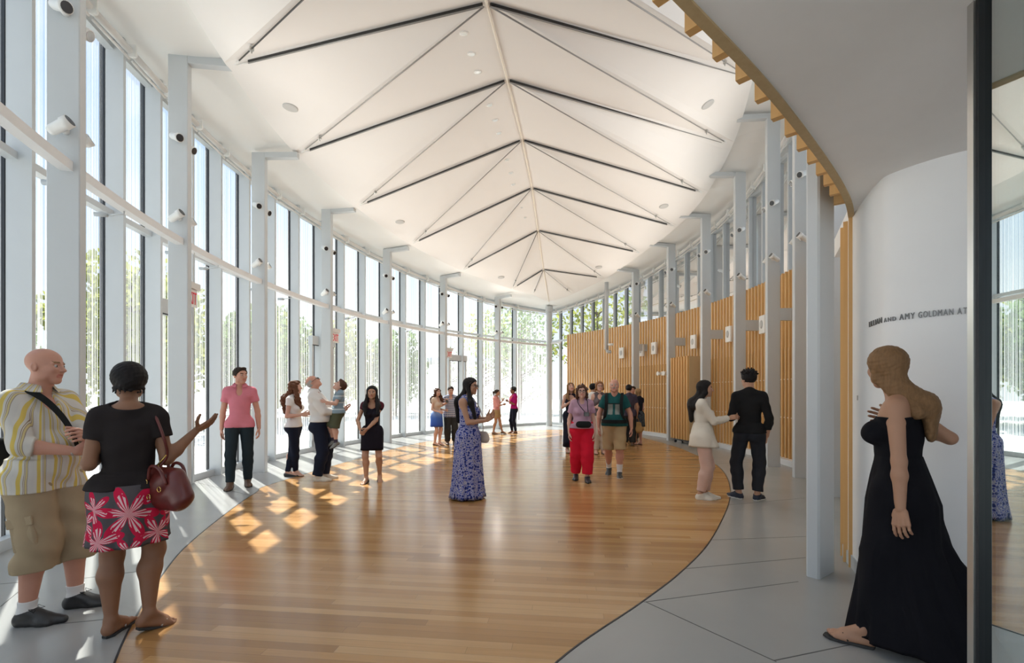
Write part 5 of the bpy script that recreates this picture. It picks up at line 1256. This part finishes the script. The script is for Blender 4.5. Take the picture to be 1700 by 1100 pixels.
# woman in black tee and flowered skirt
J = person('woman_tee', 'woman from behind in black tee and red-flowered skirt gesturing with one hand', 214, 1048, 1.665, 214, 'f', 'brown', dict(style='bun', color='black', thick=.085),
    dict(hyaw=4, hpitch=-3, armr=((-.20, .10, -1), (-.74, -.35, .80)), arml=((.16, .16, -1), (-.1, -1, .2)), footl=(.052, .0, 0, -28), footr=(-.062, .025, .006, -72), fpitchr=14, kneer=(-.35, -1, 0), kneel=(0, -1, 0),
         hpr=dict(dir=(-.82, -.1, .50), palm=(.25, -.45, .85), curl=12, spread=9, thumb=75), hpl=dict(curl=35)),
    top=dict(mat=fab['blacktee'], sleeve=.50, off=.013, hem=.018, neck=.02, nw=.05, backneck=True, flare=.004, rip=.003), bottom=dict(kind='skirt', mat=fab['flower'], folds=7, seed=2, rows=[(0, .008, .035, .098, .086, .01), (0, .010, .02, .104, .092, .02), (0, .012, -.03, .112, .105, .04), (0, .010, -.10, .117, .110, .05), (0, .008, -.15, .121, .112, .07), (0, .008, -.185, .124, .114, .09)]),
    shoes=dict(kind='flipflop', mat=fab['silver']), w=1.02, fat=1.12)
T = J['T']; H = J['H']
ctr = T(-.115, .085, .545); A_ = [unit(V(.35, 1, 0)), unit(V(-1, .35, 0)), V(0, 0, 1)]; G = Field(ctr-V(.26, .26, .2), ctr+V(.26, .26, .24), .007)
ax_ = unit(V(-.55, .8, 0)); nr = unit(V(.8, .55, 0))
G.cone(ctr-ax_*.12+V(0, 0, -.045), ctr+ax_*.12+V(0, 0, -.045), .10, .095, .03, (nr, .75)); G.cone(ctr-ax_*.09+V(0, 0, .05), ctr+ax_*.09+V(0, 0, .05), .07, .07, .05, (nr, .75))
G.ell(ctr-ax_*.13+V(0, 0, -.02), (.03, .045, .09), None, .03); G.ripple(.005, 34, .8)
hd = MB(); pk = ctr-ax_*.03+V(0, 0, .06)
for s_ in (-1, 1): hd.tube(catmull([ctr-ax_*.07+nr*s_*.06+V(0,0,.04), ctr-ax_*.03+nr*s_*.07+V(0,0,.13), ctr+ax_*.05+nr*s_*.07+V(0,0,.12), ctr+ax_*.10+nr*s_*.06+V(0,0,.03)], 6), .010, 8)
sp_ = MB(); sh = J['shr']; sp_.tube(catmull([ctr-ax_*.08+V(0, 0, .10), T(-.118, .052, .66), T(-.105, .070, .74), sh+V(.015, .046, .042), sh+V(.012, .0, .060), sh+V(.012, -.05, .03), T(-.12, -.07, .70), ctr+ax_*.02+V(0, -.05, .09)], 6), .009, 8)
rg = MB()
for q in [ctr+ax_*a__+nr*n__*sg_+V(0,0,z__) for sg_ in (-1, 1) for a__, n__, z__ in ((-.07, .075, .035), (.06, .078, .0), (-.02, .088, -.05))]+[ctr-ax_*.08+V(0,0,.115)]: rg.tube([q+.016*(ax_*math.cos(x_)+V(0,0,1)*math.sin(x_)) for x_ in np.linspace(0, 6.28, 13)], .0035, 6)
rg.tube([ctr-ax_*.08+V(0,0,.125), T(-.116, .055, .66)], .006, 6)
tz = MB(); q = ctr-ax_*.11-nr*.07; tz.tube([q+V(0,0,.07), q+V(0,0,-.01), q+V(0,0,-.07)], [.008, .02, .028], 8)
world_thing('handbag', J, 'oxblood leather handbag with brass rings hanging at the hip of the woman in black tee', 'handbag', [('bag_body', [G.mesh()], fab['leather'], True), ('handle', hd, fab['leather'], True), ('shoulder_strap', sp_, fab['leather'], True), ('ring', rg, fab['brass'], True), ('tassel', tz, fab['leather'], True)], ctr)

person('man_pink', 'man in pink short-sleeved shirt and dark jeans walking by the glass, head turned', 398, 808, 1.89, 24, 'm', 'ruddy', dict(style='short', color='dark', thick=.04),
    dict(hyaw=38, arml=((.24, .05, -1), (.08, -.12, -1)), armr=((-.20, .12, -1), (-.06, -.06, -1)), footr=(-.062, -.07, 0, -8), footl=(.055, .05, 0, 10), lean=-1),
    top=dict(mat=fab['pink'], sleeve=.55, off=.013, hem=-.02, neck=.040, nw=.024, flare=.007, rip=.002), bottom=dict(kind='trousers', mat=fab['jeansdark'], off=.009, loose=.010, rip=.002), shoes=dict(kind='boot', mat=fab['shoebrown']), collar=fab['pink'], w=0.86, fat=0.92)
person('woman_white', 'woman with long auburn hair in white top and dark jeans, legs crossed', 489, 790, 1.70, 96, 'f', 'pale', dict(style='long', color='auburn', low=.70, over=(-1,), wave=1.2, vol=1.15, front=-.06),
    dict(hyaw=14, armr=((-.12, .18, -1), (.12, -1, .06)), arml=((.12, .1, -1), (-.2, -1, .12)), footr=(.030, .0, 0, -35), footl=(-.012, .065, 0, 8), hpr=dict(curl=30), lean=-2),
    top=dict(mat=fab['white'], sleeve=.35, off=.014, hem=.0, neck=.035, nw=.04, rip=.003), bottom=dict(kind='trousers', mat=fab['navyjean'], off=.010, loose=.002, cut=.99), shoes=dict(kind='flat', mat=fab['shoeblack']), w=0.96, fat=0.98)
Jm = person('man_white', 'balding man in glasses and white shirt holding up a toddler and looking upward', 531, 797, 1.80, 100, 'm', 'ruddy', dict(style='fringe', color='grey'),
    dict(hpitch=34, lean=-7, handr=(-.03, -.20, .625), handl=(.03, -.22, .655), poler=(-.6, .6, -.7), footr=(-.05, .01, 0, -6), footl=(.05, -.03, 0, 12), hpr=dict(dir=(.3, -.9, .1), palm=(.3, .1, .9), curl=35), hpl=dict(dir=(-.4, -.9, 0), palm=(-.2, .3, .9), curl=35)),
    top=dict(mat=fab['offwhite'], sleeve=1.80, off=.018, hem=.035, neck=.03, nw=.024, rip=.006, flare=.014), bottom=dict(kind='trousers', mat=fab['navyjean'], off=.014, loose=.022, rip=.005, waist=.085), shoes=dict(kind='sneaker', mat=fab['creamshoe'], sole=M['solewhite']), w=1.0, belly=.6, collar=fab['offwhite'], glasses=True)
person('toddler', 'toddler in striped shirt and olive shorts carried by the man in white', 0, 0, 1.08, -62, 'm', 'pale', dict(style='short', color='brown', thick=.05),
    dict(hpitch=36, lean=-4, armr=((-.35, -.3, -.9), (.1, -1, -.1)), arml=((.25, -.35, -.9), (.0, -1, .15)), footl=(.07, -.03, 0, 20), footr=(-.06, -.05, .02, 0), fpitchl=28, fpitchr=28),
    top=dict(mat=fab['kidshirt'], sleeve=.6, off=.014, hem=-.02, neck=.02, rip=.002), bottom=dict(kind='shorts', cut=1.0, mat=fab['olive'], off=.016, loose=.02), shoes=dict(kind='sneaker', mat=fab['greyshoe'], sock=fab['plum'], sockh=.05), big=1.42, vs=.009, w=1.12, fat=1.15, xy=((560-850)/F*8.18, 8.18), z0=.60)
def yoke(c, J): return ((c[:, 2] > .765*J['H'])).astype(int)
person('woman_black', 'long-haired woman in short black dress with dark red yoke walking forward', 618, 800, 1.60, 4, 'f', 'tan', dict(style='long', color='black', low=.70, over=(-1, 1), front=-.05),
    dict(handr=(-.105, -.13, .565), handl=(-.035, -.15, .57), footr=(-.05, -.05, 0, -12), footl=(.065, .06, .01, 14), fpitchl=12, twist=6),
    dress=dict(mat=[fab['blackdress'], fab['purple']], fn=yoke, neck=.035, sleeve=.30, tank=False, rows=[(0, 0, .07, .078, .066, .01), (0, .004, .02, .096, .085, .02), (0, .004, -.06, .104, .092, .03), (0, .004, -.18, .106, .092, .05)], folds=6), shoes=dict(kind='flat', mat=fab['shoeblack']), w=0.86, fat=0.95)
person('woman_blueskirt', 'dark curly-haired woman in beige top and blue knee skirt by the glass', 725, 739, 1.60, 62, 'f', 'pale', dict(style='long', color='brown', low=.76, over=(1,), wave=1.5, vol=1.1),
    dict(armr=((-.1, .1, -1), (.1, -1, -.25)), arml=((.1, .1, -1), (-.1, -1, -.1)), footr=(-.03, .02, 0, 0), footl=(.04, -.03, 0, 6), hyaw=-22), top=dict(mat=fab['beige'], sleeve=.25, hem=.06, neck=.04, off=.012),
    bottom=dict(kind='skirt', mat=fab['ombre'], folds=7, rows=[(0, 0, .10, .072, .062, .01), (0, .004, .03, .098, .090, .02), (0, .004, -.06, .110, .100, .03), (0, .004, -.19, .116, .104, .05)]), shoes=dict(kind='flat', mat=fab['shoebrown']), w=0.9, fat=0.95)
Jp = person('man_plaid', 'young man in blue plaid shirt looking at a phone behind the floral dress', 748, 737, 1.66, 14, 'm', 'pale', dict(style='short', color='dark', thick=.05),
    dict(handr=(-.09, -.15, .72), poler=(-.8, .3, -.8), arml=((.45, .1, -1), (.1, -.5, -.6)), hpitch=-12, footr=(-.055, -.02, 0, -8), footl=(.07, .02, 0, 14), hpr=dict(dir=(.2, -.5, .8), palm=(.3, .8, .4), curl=40)),
    top=dict(mat=fab['plaidblue'], sleeve=.62, off=.018, hem=-.05, neck=.03), bottom=dict(kind='trousers', mat=fab['charcoal'], off=.018, loose=.018), shoes=dict(kind='shoe', mat=fab['shoebrown']), collar=fab['plaidblue'])
m = MB(); q = Jp['wrr']+V(.015, -.055, .07); m.box(q, .07, .012, .14, [unit(V(1, .1, 0)), unit(V(-.1, .8, -.6)), unit(V(0, .6, .8))]); s2 = MB(); s2.box(q+V(0, .006, .005), .06, .004, .12, [unit(V(1, .1, 0)), unit(V(-.1, .8, -.6)), unit(V(0, .6, .8))])
world_thing('phone', Jp, 'black phone in the raised hand of the man in plaid', 'phone', [('case', m, fab['phone'], False), ('screen', s2, M['lens'], False)], q)
Jf = person('woman_floral', 'woman with long black hair and glasses in floor-length blue floral dress, hands raised', 777, 827, 1.70, 68, 'f', 'tan', dict(style='long', color='black', low=.66, over=(-1,), front=.0, vol=.95),
    dict(handr=(.0, -.165, .655), handl=(.02, -.18, .675), poler=(-.5, .5, -1), polel=(.6, .4, -1), footr=(-.04, 0, 0, 0), footl=(.04, -.02, 0, 5), hpitch=-3, hpr=dict(dir=(.1, -.75, .6), palm=(.8, .1, .2), curl=26), hpl=dict(dir=(-.1, -.75, .6), palm=(-.8, .1, .2), curl=22)),
    dress=dict(mat=fab['bluefloral'], neck=.055, rows=[(0, 0, .16, .074, .064, .01), (0, -.004, .09, .080, .072, .02), (0, 0, .02, .104, .098, .03), (0, .004, -.08, .112, .108, .05), (0, .004, -.25, .118, .118, .07), (0, .006, -.40, .128, .130, .09), (0, .008, -.6, .142, .146, .10)], folds=10), shoes=dict(kind='flat', mat=fab['shoebrown']), glasses=True, w=0.9, fat=1.05)
T = Jf['T']; c = T(.10, -.09, .515); G = Field(c-V(.15, .15, .13), c+V(.15, .15, .13), .008); G.cone(c+V(-.02, -.05, -.03), c+V(.02, .05, -.03), .06, .06, .02, (V(1, 0, 0), .5)); G.cone(c+V(-.015, -.04, .03), c+V(.015, .04, .03), .045, .045, .03, (V(1, 0, 0), .5))
sp_ = MB(); sp_.tube(catmull([c+V(0, 0, .06), T(.07, -.10, .68), T(.02, -.075, .79), T(-.04, -.03, .845), T(-.05, .03, .84), T(0, .09, .74), T(.08, .09, .62), c+V(.02, .03, .06)], 6), .006, 6)
world_thing('crossbody_bag', Jf, 'small beige bag hanging in front of the woman in blue floral dress', 'bag', [('pouch', [G.mesh()], fab['cream'], True), ('strap', sp_, fab['cream'], True)], c)
Jc = person('woman_pinkshirt', 'woman with ponytail in salmon shirt and khaki shorts holding a white cup', 824, 720, 1.58, 74, 'f', 'tan', dict(style='pony', color='dark'),
    dict(handr=(.0, -.14, .75), poler=(-.6, .4, -1), arml=((.1, .0, -1), (-.1, -1, .2)), footr=(-.03, .06, 0, 0), footl=(.04, -.13, 0, 6), hpr=dict(dir=(.1, -.3, .9), palm=(.8, -.2, 0), curl=45)), top=dict(mat=fab['pinkshirt'], sleeve=1.3, off=.018, hem=.03, neck=.03),
    bottom=dict(kind='shorts', cut=.62, mat=fab['khaki2'], off=.018, loose=.02, belt=fab['strap'], waist=.06), shoes=dict(kind='flat', mat=fab['shoebrown']), w=0.9, fat=0.95)
m = MB(); q = Jc['wrr']+V(.02, -.04, .06); m.tube([q-V(0,0,.05), q+V(0,0,.05)], [.03, .038], 12); l2 = MB(); l2.tube([q+V(0,0,.05), q+V(0,0,.06)], [.04, .036], 12)
world_thing('paper_cup', Jc, 'white paper cup in the hand of the woman with the ponytail', 'cup', [('cup_wall', m, fab['cup'], True), ('cup_lid', l2, fab['cup'], True)], q)
Jg = person('woman_magenta', 'woman with short curly black hair in magenta cardigan and dark jeans facing the ponytailed woman', 853, 719, 1.67, -70, 'f', 'brown', dict(style='afro', color='black'),
    dict(handl=(.0, -.13, .70), polel=(.6, .5, -1), armr=((-.2, .1, -1), (.05, -.2, -1)), handr=None, footr=(-.05, -.02, 0, -6), footl=(.04, .03, 0, 14)), top=dict(mat=fab['magenta'], sleeve=.9, off=.018, hem=.02, neck=.05), bottom=dict(kind='trousers', mat=fab['navyjean'], off=.010, loose=.004), shoes=dict(kind='flat', mat=fab['shoebrown']), w=0.92, fat=0.95)
m = MB(); T = Jg['T']
for s_ in (-1, 1): m.tube(catmull([T(.0, .04, .86), T(s_*.045, .02, .855), T(s_*.04, -.06, .80), T(s_*.03, -.085, .72), T(s_*.02, -.09, .64)], 5), [.02]*21, 8)
o = m.build('scarf', fab['scarf'], Jg['root'], True)
person('woman_blonde', 'long-haired blonde woman in dark sleeveless dress partly hidden behind the woman in red trousers', 947, 751, 1.71, 12, 'f', 'pale', dict(style='long', color='dirty', low=.74, over=(-1,), wave=.8),
    dict(handr=(-.03, -.11, .74), poler=(-.8, .3, -.9), footr=(-.05, 0, 0, -8), hpitch=14), dress=dict(mat=fab['navy'], neck=.06, rows=[(0, 0, .08, .075, .064, .01), (0, .004, .02, .095, .085, .02), (0, .004, -.1, .10, .09, .04), (0, .004, -.44, .105, .1, .07)]), shoes=dict(kind='sandal', mat=fab['shoebrown']), w=0.88, fat=0.95)
Jr = person('woman_red', 'woman in lavender tee, bright red trousers and glasses walking forward', 966, 797, 1.62, -7, 'f', 'pale', dict(style='bob', color='brown', len=.72, wave=1.8, vol=1.1),
    dict(arml=((.22, .05, -1), (.05, -.35, -1)), armr=((-.28, .1, -1), (-.02, -.3, -1)), footr=(-.062, .06, 0, -6), footl=(.055, -.07, 0, 6)), top=dict(mat=fab['lavender'], sleeve=.6, off=.020, hem=.03, neck=.005, flare=.006, rip=.004),
    bottom=dict(kind='trousers', mat=fab['redtr'], off=.022, loose=.024, cut=.86, rip=.004, waist=.07), shoes=dict(kind='sneaker', mat=fab['shoeblack'], sole=M['sole']), w=1.10, belly=.5, glasses=True, fat=1.08)
T = Jr['T']; G = Field(T(-.10, -.24, .54), T(.14, -.06, .70), .008); G.cone(T(-.03, -.125, .60), T(.06, -.125, .60), .055, .055, .02, (V(0, 1, 0), .6)); m = MB()
rg_ = [T(.108*math.cos(x_), .102*math.sin(x_)-.005, .615+.012*math.sin(x_)) for x_ in np.linspace(0, 6.283, 33)]; m.loft([[p+V(0,0,.02), p*V(1.03,1.03,1)+V(0,0,.02), p*V(1.03,1.03,1)-V(0,0,.02), p-V(0,0,.02)] for p in rg_])
cm_ = MB(); cm_.bbox(T(.045, -.115, .705), .09, .05, .065, bev=.008); cm_.tube([T(.045, -.138, .705), T(.045, -.165, .705)], .024, 12)
world_thing('waist_pack', Jr, 'black waist pack on a red belt worn by the woman in red trousers', 'bag', [('pouch', [G.mesh()], fab['strap'], True), ('belt', m, fab['redtr'], False)], T(.02, -.12, .60))
st = MB(); st.tube(catmull([T(.03, -.11, .725), T(-.03, -.085, .80), T(-.045, -.03, .85), T(0, .05, .86), T(.05, -.03, .85), T(.055, -.09, .80), T(.06, -.11, .725)], 5), .006, 6)
world_thing('camera', Jr, 'small black camera on a neck strap worn by the woman in red trousers', 'camera', [('camera_body', cm_, fab['phone'], False), ('neck_strap', st, fab['strap'], True)], T(.045, -.115, .705))
person('man_hidden', 'dark-haired man in white shirt almost hidden behind the woman in grey tank', 984, 745, 1.72, 160, 'm', 'olive', dict(style='short', color='black'), dict(hyaw=-40), top=dict(mat=fab['white'], sleeve=.6, off=.018, hem=-.03), bottom=dict(kind='trousers', mat=fab['charcoal'], off=.018, loose=.02), shoes=dict(kind='shoe', mat=fab['shoeblack']))
person('woman_tank', 'woman with bobbed ginger hair and glasses in grey tank and cream trousers', 995, 753, 1.73, 2, 'f', 'pale', dict(style='bob', color='ginger', len=.42, thick=.09), dict(armr=((-.25, .05, -1), (.35, -.9, .1)), arml=((.2, .05, -1), (.0, -.2, -1)), footr=(-.05, 0, 0, -8), footl=(.05, .01, 0, 8), hpitch=8),
    top=dict(mat=fab['greytank'], sleeve=0, tank=True, off=.012, hem=.01, neck=.05), bottom=dict(kind='trousers', mat=fab['cream'], off=.018, loose=.02), shoes=dict(kind='sandal', mat=fab['shoebrown']), glasses=True)
def chestprint(c, J):
    q = (c-J['T'](0, 0, .70))@J['Rt']/J['H']; return ((np.abs(q[:, 0]) < .062) & (np.abs(q[:, 2]) < .055) & (q[:, 1] < -.02) & (np.abs(np.abs(q[:, 0])-.035) < .024)).astype(int)
Jb = person('man_green', 'bald man with moustache in teal tee and khaki shorts wearing a black backpack', 1020, 790, 1.73, -16, 'm', 'ruddy', dict(style='fringe', color='grey', thick=.01),
    dict(arml=((.42, .02, -1), (.10, -.15, -1)), armr=((-.42, .06, -1), (-.02, -.15, -1)), footl=(.055, -.05, 0, 8), footr=(-.065, .12, .02, -6), fpitchr=24, hpitch=2),
    top=dict(mat=[fab['green'], fab['print']], fn=chestprint, sleeve=.62, off=.016, hem=-.0, neck=-.012, flare=.008, rip=.004), bottom=dict(kind='shorts', cut=.98, mat=fab['khaki2'], off=.016, loose=.022, rip=.005, waist=.05), shoes=dict(kind='sneaker', mat=fab['shoeblack'], sole=M['solewhite'], sock=fab['white'], sockh=.085), w=1.1, belly=.8, beard=True, fat=1.06)
T = Jb['T']; G = Field(T(-.2, .05, .50), T(.2, .30, .92), .012)
G.cone(T(0, .145, .62), T(0, .140, .80), .115, .10, .02, (V(0, 1, 0), .6)); stp = MB(); wb = MB()
for s_ in (-1, 1):
    pth = catmull([T(s_*.07, .085, .83), T(s_*.078, .03, .862), T(s_*.08, -.045, .835), T(s_*.074, -.092, .76), T(s_*.078, -.105, .68), T(s_*.095, -.07, .60), T(s_*.10, .04, .58)], 6)
    stp.loft([[p+V(.026, 0, 0), p+V(.026, -.008, .004), p+V(-.026, -.008, .004), p+V(-.026, 0, 0)] for p in pth])
stp.tube([T(-.074, -.108, .755), T(.074, -.108, .755)], .010, 6)
rg_ = [T(.125*math.cos(x_), .128*math.sin(x_)-.012, .575) for x_ in np.linspace(0, 6.283, 33)]; wb.loft([[p+V(0,0,.03), p*V(1.04,1.04,1)+V(0,0,.03), p*V(1.04,1.04,1)-V(0,0,.03), p-V(0,0,.03)] for p in rg_]); wb.bbox(T(0, -.148, .575), .06, .02, .05, bev=.004)
world_thing('backpack', Jb, 'black backpack with chest strap and hip belt worn by the man in teal tee', 'backpack', [('pack_body', [G.mesh()], fab['strap'], True), ('shoulder_strap', stp, fab['strap'], False), ('hip_belt', wb, fab['strap'], False)], T(0, .14, .70))
Jt = person('man_plum', 'dark-haired man from behind in plum grey tee near the slat wall', 1044, 740, 1.70, 168, 'm', 'tan', dict(style='short', color='black'), dict(armr=((-.3, .02, -1), (.1, -.3, -1)), arml=((.25, .02, -1), (.02, -.3, -1))), top=dict(mat=fab['plum'], sleeve=.6, off=.014, hem=-.03, neck=-.012), bottom=dict(kind='trousers', mat=fab['charcoal'], off=.02, loose=.02), shoes=dict(kind='shoe', mat=fab['shoebrown']))
q = Jt['wrr']+V(-.01, 0, -.30); G = Field(q-V(.25, .2, .25), q+V(.25, .2, .26), .012); G.cone(q+V(-.07, 0, -.08), q+V(.07, 0, -.08), .10, .10, .03, (V(0, 1, 0), .5)); G.cone(q+V(-.05, 0, .06), q+V(.05, 0, .06), .07, .07, .04, (V(0, 1, 0), .4)); hd = MB()
for s_ in (-1, 1): hd.tube(catmull([q+V(-.06, s_*.03, .1), q+V(-.02, s_*.01, .23), q+V(.02, s_*.01, .23), q+V(.06, s_*.03, .1)], 5), .007, 6)
world_thing('tote_bag', Jt, 'tan tote bag hanging from the hand of the man in plum tee', 'bag', [('bag_body', [G.mesh()], fab['tan'], True), ('handle', hd, fab['tan'], True)], q)
person('man_behind', 'man peering out between the plum tee man and blonde woman', 1051.5, 731, 1.67, -35, 'm', 'ruddy', dict(style='short', color='dark'), dict(), top=dict(mat=fab['navy'], sleeve=.6, off=.018, hem=-.03), bottom=dict(kind='trousers', mat=fab['charcoal'], off=.018, loose=.02), shoes=dict(kind='shoe', mat=fab['shoeblack']))
person('woman_navy', 'blonde woman from behind in navy top and patterned skirt near the slat wall', 1060, 738, 1.58, 215, 'f', 'pale', dict(style='bob', color='blonde', len=.85, vol=.95), dict(armr=((-.15, .05, -1), (.1, -.7, -.5)), arml=((.15, .05, -1), (0, -.6, -.5)), footr=(-.03, .03, 0, -20), footl=(.05, -.03, 0, -10)), top=dict(mat=fab['navy'], sleeve=.3, hem=.02, neck=.03), bottom=dict(kind='skirt', mat=fab['navypat'], folds=7, rows=[(0, 0, .08, .078, .066, .01), (0, .004, .02, .10, .09, .02), (0, .004, -.08, .112, .10, .04), (0, .004, -.2, .120, .108, .06)]), shoes=dict(kind='sandal', mat=fab['shoeblack']), w=0.9, fat=0.97)
person('woman_blazer', 'woman with long black hair in cream blazer reaching to the man in black', 1166, 828, 1.66, 70, 'f', 'tan', dict(style='long', color='black', low=.685, front=.0, vol=1.0),
    dict(handr=(.03, -.205, .69), poler=(-.5, .3, -1), arml=((.1, .05, -1), (.0, -.5, -.8)), footr=(-.028, .015, 0, 4), footl=(.04, -.02, 0, 2), hpr=dict(dir=(.1, -.95, .25), palm=(.7, .0, -.6), curl=25)),
    top=dict(name='blazer', mat=fab['blazer'], sleeve=1.92, off=.016, hem=.07, neck=.06, nw=.03, rip=.003, flare=.006, rows=[(0, 0, .13, .078, .070, .01), (0, .0, .06, .092, .088, .02), (0, -.004, -.01, .104, .104, .03), (0, -.014, -.075, .112, .122, .05)]), bottom=dict(kind='trousers', mat=fab['satin'], off=.010, loose=.016, cut=.88, rip=.004), shoes=dict(kind='sneaker', mat=fab['creamshoe'], sole=M['solewhite']), collar=fab['blazer'], w=0.88, fat=0.95)
person('man_black', 'man with spiky black hair from behind in black sweater and slate trousers', 1244, 829, 1.80, 152, 'm', 'tan', dict(style='spiky', color='black'),
    dict(hyaw=34, armr=((-.28, .12, -1), (.12, -.30, -1)), arml=((.22, .14, -1), (-.1, -1, .05)), footr=(-.055, .0, 0, -22), footl=(.075, .0, 0, 46), hpr=dict(curl=40)),
    top=dict(name='sweater', mat=fab['sweater'], sleeve=1.62, off=.012, hem=.0, neck=.012, rip=.003), bottom=dict(kind='trousers', mat=fab['slate'], off=.011, loose=.014, cut=.90, rip=.004), shoes=dict(kind='sneaker', mat=fab['navyshoe'], sole=M['solewhite']), w=0.93, fat=0.95)
person('woman_maxi', 'blonde woman in long black strapless dress and flip-flops walking past the lettered wall', 1492, 1080, 1.75, -134, 'f', 'tan', dict(style='long', color='dirty', low=.72, front=.04, vol=.82),
    dict(hyaw=-46, arml=((.14, .04, -1), (.10, .0, -1)), armr=((-.35, .80, -.75), (-.05, -.9, .35)), hpl=dict(curl=22, spread=2, palm=(-1, .3, 0)), footl=(.045, -.085, 0, 6), footr=(-.03, .20, .03, -6), fpitchr=26, lean=2),
    dress=dict(mat=fab['maxi'], strapless=.775, tank=False, neck=.0, rows=[(0, 0, .12, .076, .062, .01), (0, .004, .05, .088, .080, .02), (0, .010, -.03, .096, .098, .03), (0, .010, -.16, .094, .104, .05), (0, .03, -.32, .100, .140, .07), (0, .06, -.44, .110, .185, .09), (0, .07, -.49, .114, .20, .10)], folds=8), shoes=dict(kind='flipflop', mat=fab['flop']), w=0.92)
